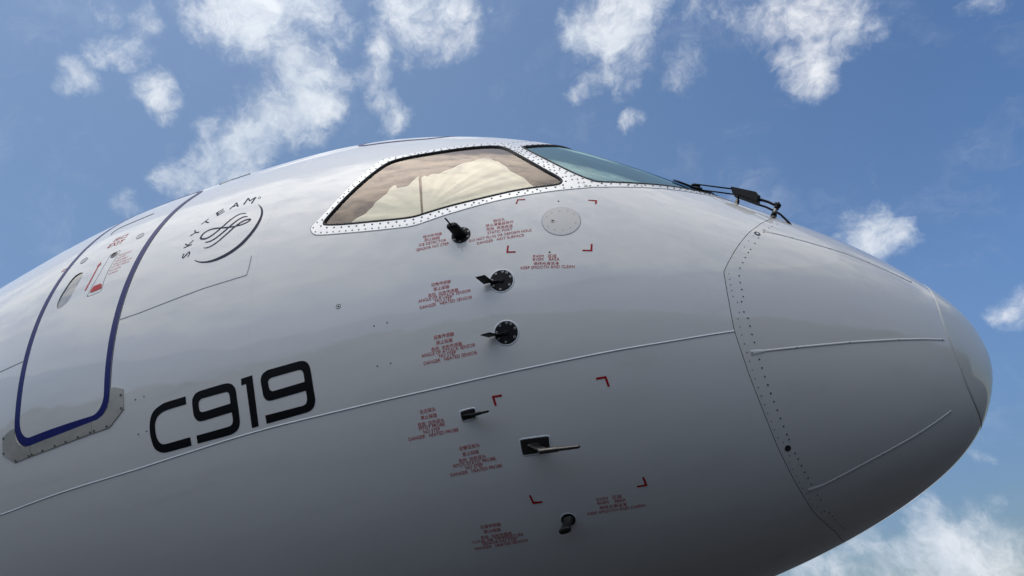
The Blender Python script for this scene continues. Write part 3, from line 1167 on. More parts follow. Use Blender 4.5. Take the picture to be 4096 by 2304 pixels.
# glareshield below the windshield
gv, gf = [], []
prof = [(1.02, .02), (1.10, .10), (1.36, .155), (1.52, .13), (1.56, .04), (1.5, -.12)]
ys = np.linspace(-1.08, 1.08, 21)
for y in ys:
    for d_, z_ in prof:
        gv.append((-(d_ + .16 * (y / 1.08) ** 2), y, z_ - .05 * (y / 1.08) ** 2))
for i in range(20):
    for c in range(len(prof) - 1):
        a = i * len(prof) + c
        gf.append((a, a + 1, a + 1 + len(prof), a + len(prof)))
mk('glareshield', gv, gf, M_GLARE, lin)

# cabin behind the door window: dark sheet for its shade
wpts = resample(DOORWIN, .02)
wo_ = offset_loop(wpts, .0)
rv = np.concatenate([lift(wo_, .0016), lift(wo_, -.006)])
nw = len(wpts)
# --- the service door
DA, DF = 4.978, 4.236      # outer edges of the navy outline
hb = d2r(-17.9)
PB, PT = hb * RM, d2r(41.0) * RM


def rrect(a, b, lo, hi, r, n=10):
    out = []
    for cx, cy, t0 in ((b - r, hi - r, 0), (a + r, hi - r, 90), (a + r, lo + r, 180), (b - r, lo + r, 270)):
        for k in range(n + 1):
            t = math.radians(t0 + 90 * k / n)
            out.append((cx + r * math.cos(t), cy + r * math.sin(t)))
    return np.array(out)


DO = rrect(DF, DA, PB, PT, .13)
DI = rrect(DF + .041, DA - .041, PB + .036, PT - .03, .092)
for l_ in (DO, DI):                      # the sill runs level, the section angle of a level line changes along the taper
    ph_l = l_[:, 1] / RM
    l_[:, 1] += d2r(-3.2) * RM * (l_[:, 0] - 4.6) * np.clip(-ph_l / d2r(17.9), 0, 1)
door = patch('service_door', [offset_loop(DO, -.001), DOORWIN], .0015, M_DOOR, plane, res=.03, skirt=.003, label='white service door outlined in navy with oblong window')
patch('door_outline', [DO, DI], .0027, M_NAVY, door, res=.03, skirt=.001, label='navy painted outline of the door')
g = resample(offset_loop(DO, .004), .02)
ribbon('door_gap', skin(g[:, 0], g[:, 1] / RM), .0042, .0009, M_GAP, door, lip=.0003, closed=True)
mk('window_reveal', rv, [(i, (i + 1) % nw, nw + (i + 1) % nw, nw + i) for i in range(nw)], M_GREYBEAD, door)
patch('window_pane', [offset_loop(wpts, .004)], -.003, M_PANE, door, res=.03, skirt=0, label='oblong door window reflecting clouds')
cab = offset_loop(wpts, .10)
patch('cabin_shade_sheet', [cab], -.10, M_LINING, door, res=.05, skirt=0)  # dark sheet standing in for the shade inside the cabin
# handle panel
hp = [(540, 1225), (545, 1200), (700, 935), (880, 622), (897, 600), (1005, 551), (1022, 553), (1014, 572), (960, 660), (870, 800), (800, 950), (770, 1040), (752, 1105), (735, 1150), (640, 1188)]
g = resample(smooth_loop(flat(px_uv(tr(hp, *ZD))), 1), .012)
ribbon('handle_panel_gap', skin(g[:, 0], g[:, 1] / RM), .0045, .0021, M_SCREWD, door, lip=.0016, closed=True)
px_patch('handle_flap', tr([(580, 1158), (630, 1080), (650, 1065), (752, 1026), (752, 1085), (735, 1110), (600, 1165)], *ZD), .0030, M_FLAP, door, rnd=1, label='small red handle flap on the door')
px_patch('arrow_mark', tr([(503, 1137), (692, 790), (683, 784), (748, 713), (738, 765), (716, 772), (526, 1130)], *ZD), .0026, M_FLAP, door, res=.02, skirt=0, label='red arrow pointing up on the door')
ME_LOCK = lathe_mesh('lock_mesh', [(1.0, 0), (.97, .10), (.8, .1), (.75, .02), (.2, .02)], [M_SCREW, M_SCREWD], 20, [0, 0, 1, 1, 1])
ME_VENT = lathe_mesh('vent_mesh', [(1.0, 0), (.97, .06), (.85, .06), (.82, .02)], [M_GREYBEAD, M_PLATE], 20, [0, 0, 0, 1])
for (x, y), me, s, nm in (((932, 617), ME_LOCK, .027, 'lock'), ((497, 700), ME_VENT, .030, 'vent_disc'), ((1310, 344), ME_VENT, .030, 'vent_disc')):
    p_ = hit(tr([(x, y)], *ZD))[0]
    place(nm, me, p_, skin_normal(p_[None])[0], door, s, .0018)
ribbon('drip_gutter', px_line(tr([(888, 322), (930, 280), (1000, 235), (1100, 190), (1300, 105), (1505, 20)], *ZD), .03, 1), .010, .004, M_SCREWD, door, lip=.001)
px_patch('step_mark', tr([(163, 868), (195, 832), (252, 806), (246, 815), (200, 838), (178, 862), (225, 843), (222, 848)], *ZD), .0012, M_REDTXT, plane, skirt=0)
# scuff plates
SC = [[(48, 905), (150, 805), (215, 775), (219, 870), (242, 950), (282, 1005), (332, 1042), (380, 1045), (443, 1026), (450, 1181), (220, 1272), (45, 1155)],
      [(448, 1024), (1328, 681), (1335, 849), (455, 1179)],
      [(1333, 679), (1420, 646), (1510, 577), (1565, 482), (1592, 380), (1606, 195), (1670, 175), (1790, 198), (1800, 490), (1590, 762), (1340, 848)]]
SR = [[(62, 920), (64, 1137), (240, 1240), (428, 1168)], [(473, 1150), (626, 1092), (806, 1023), (962, 967), (1141, 897), (1317, 830)], [(1374, 808), (1556, 742), (1765, 480), (1762, 288)]]
for pl, rl in zip(SC, SR):
    o = px_patch('scuff_plate', tr(pl, *ZP), .0042, M_BARE, plane, res=.03, skirt=.006)
    for x, y in rl:
        p_ = hit(tr([(x, y)], *ZP))[0]
        place('rivet', ME_SCREW, p_, skin_normal(p_[None])[0], o, .0085, .0046)

# roof escape hatch outline
HO = rrect(2.44, 3.10, d2r(45.6) * RM, d2r(78) * RM, .14)
HI = offset_loop(HO, -.035)
hatch = patch('roof_hatch', [offset_loop(HO, -.001)], .0012, M_DOOR, plane, res=.03, label='navy outlined escape hatch on the cockpit roof')
patch('hatch_outline', [HO, HI], .0022, M_NAVY, hatch, res=.03, skirt=.001)

# ------------------------------------------------------------------ lettering
_tcache = {}


def text_mesh(s):
    if s in _tcache:
        return _tcache[s]
    cu = bpy.data.curves.new('t', 'FONT')
    cu.body = s
    cu.size = 1.0
    cu.resolution_u = 2
    cu.offset = 0.0
    ob = bpy.data.objects.new('t', cu)
    COL.objects.link(ob)
    dg = bpy.context.evaluated_depsgraph_get()
    me = ob.evaluated_get(dg).to_mesh()
    V = np.array([v.co[:2] for v in me.vertices])
    Fc = [tuple(p.vertices) for p in me.polygons]
    ob.evaluated_get(dg).to_mesh_clear()
    bpy.data.objects.remove(ob)
    bpy.data.curves.remove(cu)
    _tcache[s] = (V, Fc)
    return V, Fc


def text_geo(s, pl, pr, ysc=1.0, bold=0.0, h=.0014, width=None):
    V, Fc = text_mesh(s)
    V = V.copy()
    if not len(V):
        return np.zeros((0, 3)), []
    x0, x1 = V[:, 0].min(), V[:, 0].max()
    P = hit([pl, pr])
    e1 = P[1] - P[0]
    L = np.linalg.norm(e1)
    e1 /= L
    mid = onskin(((P[0] + P[1]) / 2)[None], skin_normal(((P[0] + P[1]) / 2)[None])[0])[0]
    N0 = skin_normal(mid[None])[0]
    e1 = e1 - N0 * (e1 @ N0)
    e1 /= np.linalg.norm(e1)
    e2 = np.cross(N0, e1)
    sc = L / (x1 - x0)
    Q = P[0] + ((V[:, 0] - x0) * sc)[:, None] * e1 + (V[:, 1] * sc * ysc)[:, None] * e2
    Q = onskin(Q, N0)
    return Q + skin_normal(Q) * h, Fc


def lettering(name, lines, o_s, m, parent, label, ysc=1.0, h=.0014):
    V, Fc = [], []
    n = 0
    for s, a, b in lines:
        v, f = text_geo(s, tr([a], *o_s)[0], tr([b], *o_s)[0], ysc * (1.08 if s.isascii() else 1.0), h=h)
        V.append(v)
        Fc += [tuple(i + n for i in t) for t in f]
        n += len(v)
    return mk(name, np.concatenate(V), Fc, m, parent, smooth=False, label=label)


ST = '禁止踩踏'
lettering('warning_lettering', [('结冰探测器', (262, 580), (478, 540)), (ST, (278, 618), (455, 588)), ('ICE DETECTOR', (218, 675), (530, 615)),
                                ('SENSOR NO STEP', (188, 732), (558, 655))], Z4, M_REDTXT, plane, 'red lettering left of the ice detector')
lettering('warning_lettering', [('静压孔', (1070, 398), (1205, 378)), ('禁止堵塞或损坏', (982, 453), (1300, 405)), ('危险  表面高温', (990, 495), (1290, 450)),
                                ('STATIC PORT', (1002, 537), (1287, 490)), ('DO NOT PLUG OR DEFORM HOLE', (793, 627), (1505, 500)),
                                ('DANGER   HOT SURFACE', (882, 655), (1420, 557))], Z4, M_REDTXT, plane, 'red lettering between the ice detector and the static port')
lettering('warning_lettering', [('RVSM   区域', (1525, 803), (1790, 799)), ('RVSM    AREA', (1522, 841), (1825, 835)), ('保持光滑洁净', (1528, 888), (1818, 884)),
                                ('KEEP SMOOTH AND CLEAN', (1383, 937), (2000, 921))], Z4, M_REDTXT, plane, 'red lettering below the static port')
lettering('warning_lettering', [('迎角传感器', (358, 1133), (583, 1090)), (ST, (383, 1183), (565, 1148)), ('危险  加热传感器', (325, 1255), (668, 1185)),
                                ('ANGLE OF ATTACK SENSOR', (212, 1320), (812, 1194)), ('NO STEP', (405, 1315), (595, 1275)),
                                ('DANGER   HEATED SENSOR', (228, 1395), (827, 1270))], Z4, M_REDTXT, plane, 'red lettering left of the upper vane sensor')
lettering('warning_lettering', [('迎角传感器', (388, 880), (620, 833)), (ST, (417, 940), (603, 903)), ('危险  加热传感器', (362, 1018), (713, 944)),
                                ('ANGLE OF ATTACK SENSOR', (250, 1088), (865, 958)), ('NO STEP', (452, 1090), (642, 1048)),
                                ('DANGER   HEATED SENSOR', (275, 1175), (885, 1046))], Z5, M_REDTXT, plane, 'red lettering left of the lower vane sensor')
lettering('warning_lettering', [('全压探头', (303, 480), (455, 449)), (ST, (315, 535), (465, 505)), ('危险  加热探头', (288, 601), (535, 551)),
                                ('PITOT PROBE', (300, 637), (540, 589)), ('NO STEP', (342, 668), (495, 637)), ('DANGER   HEATED PROBE', (203, 735), (668, 641))],
          Z6, M_REDTXT, plane, 'red lettering left of the small pitot probe')
lettering('warning_lettering', [('全静压探头', (673, 822), (868, 786)), (ST, (705, 875), (860, 847)), ('危险  加热探头', (672, 938), (925, 889)),
                                ('PITOT-STATIC PROBE', (622, 987), (1015, 911)), ('NO STEP', (737, 1002), (897, 971)), ('DANGER   HEATED PROBE', (597, 1067), (1077, 976))],
          Z6, M_REDTXT, plane, 'red lettering left of the large pitot static probe')
lettering('warning_lettering', [('RVSM   区域', (1960, 1297), (2192, 1264)), ('RVSM    AREA', (1968, 1332), (2233, 1296)), ('保持光滑洁净', (1988, 1374), (2240, 1339)),
                                ('KEEP SMOOTH AND CLEAN', (1878, 1430), (2410, 1346))], Z6, M_REDTXT, plane, 'red lettering near the bottom right of the lower corner marks')
lettering('warning_lettering', [('总温传感器', (350, 756), (585, 719)), (ST, (393, 809), (585, 779)), ('危险  加热传感器', (357, 877), (710, 821)),
                                ('TOTAL AIR TEMPERATURE', (258, 932), (843, 833)), ('SENSOR NO STEP', (378, 948), (772, 883)), ('DANGER   HEATED SENSOR', (290, 1003), (900, 899))],
          Z7, M_REDTXT, plane, 'red lettering left of the temperature sensor at the bottom')
lettering('exit_lettering', [('出口', (915, 433), (1100, 362)), ('EXIT', (825, 525), (1040, 452))], ZD, M_REDTXT, door, 'red exit lettering on the door', h=.0030)
lettering('door_lettering', [('按压红色标记', (1000, 635), (1180, 572)), ('抬升手柄', (975, 677), (1090, 634)), ('向外拉出舱门', (945, 722), (1125, 660)),
                             ('PUSH IN RED FLAP', (917, 768), (1185, 674)), ('LIFT THE HANDLE', (888, 812), (1140, 722)), ('PULL DOOR', (862, 860), (1025, 800)),
                             ('OUTWARD', (840, 908), (985, 855))], ZD, M_REDTXT, door, 'red handle instructions on the door', h=.0030)

# big type number
GL = {'C': ([(1472, 565), (1477, 627), (1340, 668), (1290, 690), (1255, 720), (1235, 760), (1230, 800), (1233, 845), (1243, 890), (1262, 925), (1285, 942), (1320, 942),
             (1508, 888), (1520, 955), (1340, 1005), (1300, 1012), (1260, 1003), (1225, 975), (1203, 920), (1190, 860), (1187, 800), (1192, 750), (1203, 710), (1225, 675),
             (1260, 645), (1310, 615)], []),
      '9a': ([(1558, 877), (1568, 940), (1800, 878), (1850, 858), (1885, 828), (1900, 785), (1900, 745), (1890, 660), (1880, 590), (1870, 520), (1858, 490), (1835, 468),
              (1805, 462), (1760, 470), (1600, 518), (1555, 540), (1533, 570), (1524, 605), (1528, 660), (1535, 710), (1548, 740), (1568, 758), (1590, 763), (1620, 757),
              (1838, 690), (1845, 735), (1846, 760), (1840, 785), (1820, 802), (1790, 812)],
             [[(1575, 620), (1578, 655), (1585, 682), (1600, 690), (1625, 685), (1827, 622), (1822, 570), (1815, 540), (1800, 530), (1780, 533), (1610, 580), (1585, 595)]]),
      '1': ([(1911, 427), (2000, 398), (2051, 801), (1998, 816), (1950, 466), (1914, 478)], []),
      '9b': ([(2103, 717), (2115, 783), (2400, 702), (2455, 682), (2488, 648), (2499, 600), (2495, 560), (2480, 470), (2468, 390), (2455, 330), (2435, 298), (2405, 285),
              (2360, 290), (2130, 355), (2090, 380), (2070, 415), (2068, 450), (2078, 510), (2088, 560), (2105, 588), (2130, 600), (2165, 595), (2425, 520), (2433, 570),
              (2433, 600), (2425, 625), (2400, 640)],
             [[(2126, 450), (2132, 490), (2140, 515), (2158, 525), (2180, 520), (2415, 450), (2408, 395), (2400, 370), (2385, 355), (2360, 358), (2160, 415), (2135, 428)]])}
for ch, (o_, hs) in GL.items():
    px_patch('type_number', curve_loop(tr(o_, *ZC)), .0014, M_BLACKP, plane, [curve_loop(tr(x, *ZC)) for x in hs], res=.03, skirt=0, label='large black character of the type number on the lower side')

# alliance emblem: letters along an arc, crescent and scrolled lines
EMB = []
letters = [('S', (528, 1195), (640, 1055)), ('K', (540, 1020), (700, 880)), ('Y', (648, 825), (775, 722)), ('T', (828, 632), (945, 540))]


def emblem_ribbon(pts, w):
    L = px_line(tr(pts, *ZS), .012, 2)
    s = np.linspace(0, 1, len(L))
    wd = np.interp(s, np.linspace(0, 1, len(w)), w)
    return ribbon('emblem_line', L, wd, .0014, M_LOGO, plane, profile=[(-1, .0014), (1, .0014)], smooth=False)


emblem_ribbon([(718, 1213), (770, 1235), (850, 1247), (960, 1235), (1100, 1190), (1270, 1105), (1440, 985), (1570, 855), (1680, 720), (1760, 590), (1800, 490), (1808, 420), (1790, 360), (1747, 316)],
              [.002, .014, .026, .030, .026, .016, .002])
emblem_ribbon([(1550, 462), (1500, 456), (1440, 470), (1350, 520), (1250, 600), (1150, 690), (1050, 775), (960, 838), (890, 868), (830, 870), (812, 850), (850, 790), (920, 740), (1010, 705),
               (1120, 692), (1260, 685), (1400, 662), (1520, 625), (1600, 580), (1620, 558), (1600, 550), (1540, 562), (1460, 605), (1380, 660), (1290, 740), (1180, 840), (1080, 925), (980, 990), (910, 1015), (866, 1012)],
              [.003, .010, .013, .013, .013, .012, .012, .011, .011, .012, .013, .014, .014, .010, .003])
emblem_ribbon([(1575, 511), (1530, 508), (1470, 530), (1390, 580), (1300, 655), (1200, 745), (1090, 835), (990, 900), (930, 920), (886, 922)], [.003, .012, .014, .014, .012, .003])


def emblem_letter(s, bl, br, top):
    """one letter of the emblem, sheared on its own local plane: baseline-left, baseline-right and top-left picture positions"""
    V, Fc = text_mesh(s)
    V = V.copy()
    V[:, 0] = (V[:, 0] - V[:, 0].min()) / np.ptp(V[:, 0])
    V[:, 1] = (V[:, 1] - V[:, 1].min()) / np.ptp(V[:, 1])
    P = hit(tr([bl, br, top], *ZS))
    Q = P[0] + V[:, :1] * (P[1] - P[0]) + V[:, 1:] * (P[2] - P[0])
    N0 = skin_normal(P[:1])[0]
    Q = onskin(Q, N0)
    mk('emblem_letter', Q + skin_normal(Q) * .0014, Fc, M_LOGO, plane, smooth=False)


emblem_letter('S', (632, 1148), (662, 1058), (504, 1197))
emblem_letter('K', (672, 965), (708, 878), (540, 1022))
emblem_letter('Y', (747, 816), (837, 708), (640, 828))
emblem_letter('T', (884, 656), (1005, 564), (824, 632))
emblem_letter('E', (1080, 503), (1205, 428), (1062, 452))
emblem_letter('A', (1272, 398), (1430, 345), (1321, 309))
emblem_letter('M', (1500, 315), (1645, 298), (1575, 212))

g = smooth_loop(flat(px_uv(tr([(1738, 212), (1748, 198), (1772, 190), (1786, 200), (1778, 216), (1752, 226)], *ZS))), 2)
ribbon('emblem_line', skin(g[:, 0], g[:, 1] / RM), .0035, .0014, M_LOGO, plane, profile=[(-1, .0014), (1, .0014)], closed=True, smooth=False)

# corner marks
for pts, o_s in (([(1343, 136), (1436, 134), (1434, 144), (1352, 147), (1340, 187), (1323, 187)], Z4), ([(2152, 141), (2256, 147), (2251, 191), (2231, 190), (2234, 158), (2154, 150)], Z4),
                 ([(1229, 665), (1248, 665), (1238, 732), (1325, 730), (1322, 745), (1217, 749)], Z4), ([(2184, 647), (2205, 647), (2202, 730), (2088, 728), (2089, 713), (2180, 715)], Z4),
                 ([(976, 314), (1070, 298), (1071, 317), (1001, 328), (1025, 401), (1005, 405)], Z6), ([(1952, 142), (2048, 126), (2081, 221), (2062, 226), (2034, 148), (1953, 162)], Z6),
                 ([(1323, 1242), (1341, 1240), (1371, 1302), (1449, 1296), (1451, 1313), (1360, 1325)], Z6), ([(2383, 1073), (2402, 1070), (2435, 1153), (2336, 1169), (2335, 1153), (2410, 1142)], Z6)):
    px_patch('corner_mark', tr(pts, *o_s), .0013, M_RED, plane, res=.02, skirt=0)


# ------------------------------------------------------------------ sensors
def local_frame(P):
    N = skin_normal(P[None])[0]
    fwd = np.array([1.0, 0, 0])
    fwd = fwd - N * (fwd @ N)
    fwd /= np.linalg.norm(fwd)
    upv = np.cross(N, fwd)
    if upv[2] < 0:
        upv = -upv
    return N, fwd, upv


def disc_loop(P, r, n=36):
    uv = dphi(P[None])[0]
    N, fwd, upv = local_frame(P)
    a = np.linspace(0, 2 * np.pi, n, endpoint=False)
    Q = onskin(P + r * (np.cos(a)[:, None] * fwd + np.sin(a)[:, None] * upv), N)
    return flat(dphi(Q))


def ring_screws(P, r, angs, parent, s, h, me=ME_SCREW):
    N, fwd, upv = local_frame(P)
    for a in angs:
        q = onskin((P + r * (math.cos(a) * fwd + math.sin(a) * upv))[None], N)[0]
        place('screw', me, q, skin_normal(q[None])[0], parent, s, h)


def prism(name, P, axes, poly, th, m, parent, taper=0.5):
    """closed plate: poly in (a, n) axes, thickness along the third, thinned to taper at the rim"""
    a, n, t = axes
    poly = np.asarray(poly, float)
    c = poly.mean(0)
    k = len(poly)
    V = []
    for sgn in (-1, 1):
        for q in poly:
            V.append(P + a * q[0] + n * q[1] + t * sgn * th * taper)
        for q in poly:
            q2 = c + (q - c) * .8
            V.append(P + a * q2[0] + n * q2[1] + t * sgn * th)
    Fc = []
    for i in range(k):
        j = (i + 1) % k
        Fc.append((i, j, 2 * k + j, 2 * k + i))
        Fc.append((i, k + i, k + j, j))
        Fc.append((2 * k + i, 2 * k + j, 3 * k + j, 3 * k + i))
    Fc.append(tuple(range(k, 2 * k)))
    Fc.append(tuple(range(4 * k - 1, 3 * k - 1, -1)))
    return mk(name, V, Fc, m, parent, smooth=False)


def tube(name, pts, rad, m, parent, seg=12, capped=True, **kw):
    P = np.asarray(pts, float)
    n = len(P)
    rad = np.broadcast_to(np.asarray(rad, float), (n,))
    t = np.gradient(P, axis=0)
    t /= np.linalg.norm(t, axis=1, keepdims=True)
    ref = np.array([0.12, 0.3, 1.0])
    V = []
    for i in range(n):
        s = np.cross(t[i], ref)
        s /= np.linalg.norm(s)
        u = np.cross(s, t[i])
        for k in range(seg):
            a = 2 * math.pi * k / seg
            V.append(P[i] + rad[i] * (math.cos(a) * s + math.sin(a) * u))
    Fc = []
    for i in range(n - 1):
        for k in range(seg):
            k2 = (k + 1) % seg
            Fc.append((i * seg + k, i * seg + k2, (i + 1) * seg + k2, (i + 1) * seg + k))
    if capped:
        Fc.append(tuple(range(seg))[::-1])
        Fc.append(tuple((n - 1) * seg + k for k in range(seg)))
    return mk(name, V, Fc, m, parent, **kw)


def loft_post(name, P, axes, secs, m, parent, seg=20, **kw):
    """stack of oval sections: (n, centre a, centre t, half a, half t)"""
    a, n, t = axes
    V, Fc = [], []
    for h, ca, ct, ra, rt in secs:
        for k in range(seg):
            an = 2 * math.pi * k / seg
            c, s = math.cos(an), math.sin(an)
            c = math.copysign(abs(c) ** .75, c)
            s = math.copysign(abs(s) ** .75, s)
            V.append(P + n * h + a * (ca + ra * c) + t * (ct + rt * s))
    for i in range(len(secs) - 1):
        for k in range(seg):
            k2 = (k + 1) % seg
            Fc.append((i * seg + k, i * seg + k2, (i + 1) * seg + k2, (i + 1) * seg + k))
    Fc.append(tuple((len(secs) - 1) * seg + k for k in range(seg)))
    return mk(name, V, Fc, m, parent, **kw)


def px_radius(c, half):
    P = hit([(c[0] - half, c[1]), (c[0] + half, c[1])])
    return np.linalg.norm(P[1] - P[0]) / 2


# angle of attack vanes
for c_, half, lab in ((tr([(1163, 1067)], *Z4)[0], 45.0, 'upper of the two black vane sensors'), (tr([(1217, 805)], *Z5)[0], 45.5, 'lower of the two black vane sensors')):
    P = hit([c_])[0]
    r = px_radius(c_, half)
    N, fwd, upv = local_frame(P)
    pl = patch('angle_of_attack_sensor', [disc_loop(P, r)], .003, M_SENSOR, plane, res=.02, skirt=.004, label=lab)
    lp = disc_loop(P, r * 1.075, 48)
    ribbon('sealant_ring', skin(lp[:, 0], lp[:, 1] / RM), 0.009, .0018, M_BEAD, pl, lip=-.0005, closed=True)
    ring_screws(P, r * .84, [math.radians(a) for a in (12, 48, 75, 118, 165, 205, 255, 318)], pl, .0058, .0034)
    hub = lathe_mesh('hub_mesh', [(1, 0), (1, .5), (.8, .62)], [M_SENSOR], 16)
    place('hub', hub, P, N, pl, r * .2, .003)
    k = r / .062
    prism('vane_arm', P, (-fwd, N, upv), np.array([(-.008, .002), (.058, .004), (.066, .020), (.012, .012)]) * k, .0045 * k, M_SENSOR, pl)
    prism('vane', P, (-fwd, N, upv), np.array([(.046, .006), (.098, .008), (.108, .05), (.120, .100), (.070, .102), (.056, .05)]) * k, .0042 * k, M_SENSOR, pl)

# ice detector
c_ = tr([(698, 545)], *Z4)[0]
P = hit([c_])[0]
r = px_radius(c_, 37.0)
N, fwd, upv = local_frame(P)
ice = patch('ice_detector', [disc_loop(P, r)], .003, M_SENSOR, plane, res=.02, skirt=.004, label='black ice detector stub with thin rod under the side window')
ring_screws(P, r * .82, [math.radians(a) for a in (20, 60, 215, 262, 330)], ice, .0052, .0034)
k = r / .052
loft_post('post', P, (fwd, N, upv), [(.003, -.002 * k, 0, .040 * k, .026 * k), (.012 * k, -.004 * k, 0, .033 * k, .020 * k), (.04 * k, -.010 * k, 0, .031 * k, .018 * k), (.085 * k, -.022 * k, 0, .030 * k, .017 * k),
                                     (.094 * k, -.023 * k, 0, .026 * k, .0145 * k), (.096 * k, -.023 * k, 0, .018 * k, .010 * k)], M_SENSOR, ice)
b0 = P + N * .094 * k - fwd * .026 * k
tube('probe_rod', [b0, b0 + N * .03 * k - fwd * .006 * k, b0 + N * .058 * k - fwd * .012 * k], .0042 * k, M_SENSOR, ice, 10)

# static port plate
c_ = tr([(1846, 380)], *Z4)[0]
P = hit([c_])[0]
r = px_radius(c_, 76.0)
N, fwd, upv = local_frame(P)
sp = patch('static_port_plate', [disc_loop(P, r, 56)], .0018, M_PLATE, plane, res=.025, skirt=.003, label='round grey metal static port plate between red corner marks')
lp = disc_loop(P, r * 1.012, 64)
ribbon('plate_edge', skin(lp[:, 0], lp[:, 1] / RM), .006, .0013, M_GREYBEAD, sp, lip=.0002, closed=True)
for x, y in tr([(1679, 336), (1739, 291), (1826, 268), (1918, 272), (1990, 303), (2011, 408), (1951, 460), (1861, 486), (1768, 483), (1695, 448)], *Z4):
    p_ = hit([(x, y)])[0]
    place('screw', lathe_mesh('flush_screw_mesh', [(1, 0), (.95, .1), (.3, .1), (.28, .0)], [M_SCREW], 10) if 'fs' not in _shared else _shared['fs'], p_, skin_normal(p_[None])[0], sp, .0052, .0017)
p_ = hit(tr([(1747, 385)], *Z4))[0]
place('port_hole', lathe_mesh('port_mesh', [(1, 0), (.95, .12), (.5, .12), (.45, .02)], [M_SCREW, M_SCREWD], 16, [0, 0, 1, 1]), p_, skin_normal(p_[None])[0], sp, .0115, .0018)


def probe(plate_px, o_s, root, tube_px, off, r0, m_tube, lab, strut_w):
    f = flat(px_uv(tr(plate_px, *o_s)))
    base_ = patch('pitot_probe' if r0 < .009 else 'pitot_static_probe', [smooth_loop(resample(f, .02), 2)], .003, M_PROBEPL, plane, res=.03, skirt=.004, label=lab)
    g = resample(smooth_loop(offset_loop(resample(f, .02), .004), 1), .015)
    ribbon('sealant_ring', skin(g[:, 0], g[:, 1] / RM), .009, .002, M_BEAD, base_, lip=-.0005, closed=True)
    cen = f.mean(0)
    for q in f:
        qq = cen + (q - cen) * .80
        p_ = skin(qq[0], qq[1] / RM)
        place('screw', ME_SCREWK, p_, skin_normal(p_[None])[0], base_, .005, .0032)
    # tube end points: lines of sight met with the plane parallel to the skin at the stand-off distance
    R_ = hit(tr([root], *o_s))[0]
    N, fwd, upv = local_frame(R_)
    E_ = []
    for q in tr(tube_px, *o_s):
        d = _fw + (q[0] - 2048) / FPX * _rt - (q[1] - 1152) / FPX * _up
        t = ((R_ + N * off - CAM) @ N) / (d @ N)
        E_.append(CAM + d * t)
    A, B = np.array(E_[0]), np.array(E_[1])
    u = (B - A) / np.linalg.norm(B - A)
    L = np.linalg.norm(B - A)
    A2 = A - u * .012
    tube('probe_tube', [A2, A, A + u * L * .42, A + u * L * .47, A + u * L * .93, B], [r0 * .35, r0, r0, r0 * .74, r0 * .70, r0 * .42], m_tube, base_, 14)
    # swept strut from the plate to the tube
    ax = u - N * (u @ N)
    ax /= np.linalg.norm(ax)
    tt = np.cross(N, ax)
    rootc = R_
    offa = (A - rootc) @ ax
    offt = (A - rootc) @ tt
    loft_post('strut', rootc, (ax, N, tt), [(.002, 0, 0, strut_w * 1.25, strut_w * .42), (.01, offa * .12, offt * .12, strut_w, strut_w * .26), (off * .55, offa * .55 + .01, offt * .55, strut_w * .9, strut_w * .22),
                                            (off - r0 * .2, offa + .03, offt, strut_w * .95, strut_w * .20)], m_tube, base_)
    return base_


probe([(684, 464), (815, 430), (830, 510), (700, 545)], Z6, (745, 492), [(812, 487), (950, 455)], .075, .0072, M_SENSOR, 'small dark pitot probe on its square plate', .02)
probe([(1243, 728), (1508, 692), (1522, 830), (1268, 865)], Z6, (1375, 775), [(1430, 832), (1805, 786)], .11, .0115, M_STEEL, 'large steel pitot static probe on its dark plate', .026)

# total air temperature sensor
c_ = tr([(1355, 655)], *Z7)[0]
P = hit([c_])[0]
N, fwd, upv = local_frame(P)
tat = patch('temperature_sensor', [disc_loop(P, .032)], .003, M_PROBEPL, plane, res=.02, skirt=.004, label='dark stubby air temperature sensor at the bottom')
lp = disc_loop(P, .0345, 40)
ribbon('sealant_ring', skin(lp[:, 0], lp[:, 1] / RM), .004, .0015, M_BEAD, tat, lip=-.0005, closed=True)
loft_post('stub', P, (fwd, N, upv), [(.003, 0, 0, .026, .019), (.010, -.002, 0, .022, .015), (.030, -.008, 0, .020, .013), (.050, -.014, 0, .019, .012), (.055, -.016, 0, .026, .015), (.066, -.018, 0, .028, .016),
                                     (.070, -.018, 0, .023, .012)], M_PROBEPL, tat)

# ------------------------------------------------------------------ windscreen wiper and washer nozzle
YW = -0.70
wp = lambda pts: at_y(tr(pts, *ZW), YW)
hbox = wp([(1172, 318), (1215, 325), (1610, 410), (1665, 480), (1640, 582), (1225, 430), (1190, 385)])
V = []
for s, kx in ((-.026, .93), (-.02, 1.0), (.02, 1.0), (.026, .93)):
    c = hbox.mean(0)
    for q in hbox:
        V.append(c + (q - c) * kx + np.array([0, s, 0]))
n7 = len(hbox)
Fc = [(r_ * n7 + i, r_ * n7 + (i + 1) % n7, (r_ + 1) * n7 + (i + 1) % n7, (r_ + 1) * n7 + i) for r_ in range(3) for i in range(n7)]
Fc += [tuple(range(n7))[::-1], tuple(range(3 * n7, 4 * n7))]
wip = mk('wiper', V, Fc, M_WIPER, plane, smooth=False, label='black windscreen wiper arm standing above the nose')
tube('wiper_rod', wp([(1180, 340), (900, 304), (620, 266)]) + np.array([0, -.012, 0]), .0042, M_WIPER, wip)
tube('wiper_rod', wp([(1215, 396), (940, 358), (655, 322)]) + np.array([0, .012, 0]), .0042, M_WIPER, wip)
tube('rod_end', wp([(640, 268), (560, 252), (520, 255), (490, 275)]), [.0075, .0085, .009, .006], M_WIPER, wip)
tube('rod_end', wp([(670, 322), (600, 308), (550, 298)]), [.0075, .0085, .007], M_WIPER, wip)
bl = hit(tr([(175, 186), (250, 212), (340, 245), (420, 275), (520, 315), (620, 350), (720, 380), (800, 400), (868, 425)], *ZW))
bl = onskin(bl, skin_normal(bl[:1])[0])
bn = skin_normal(bl)
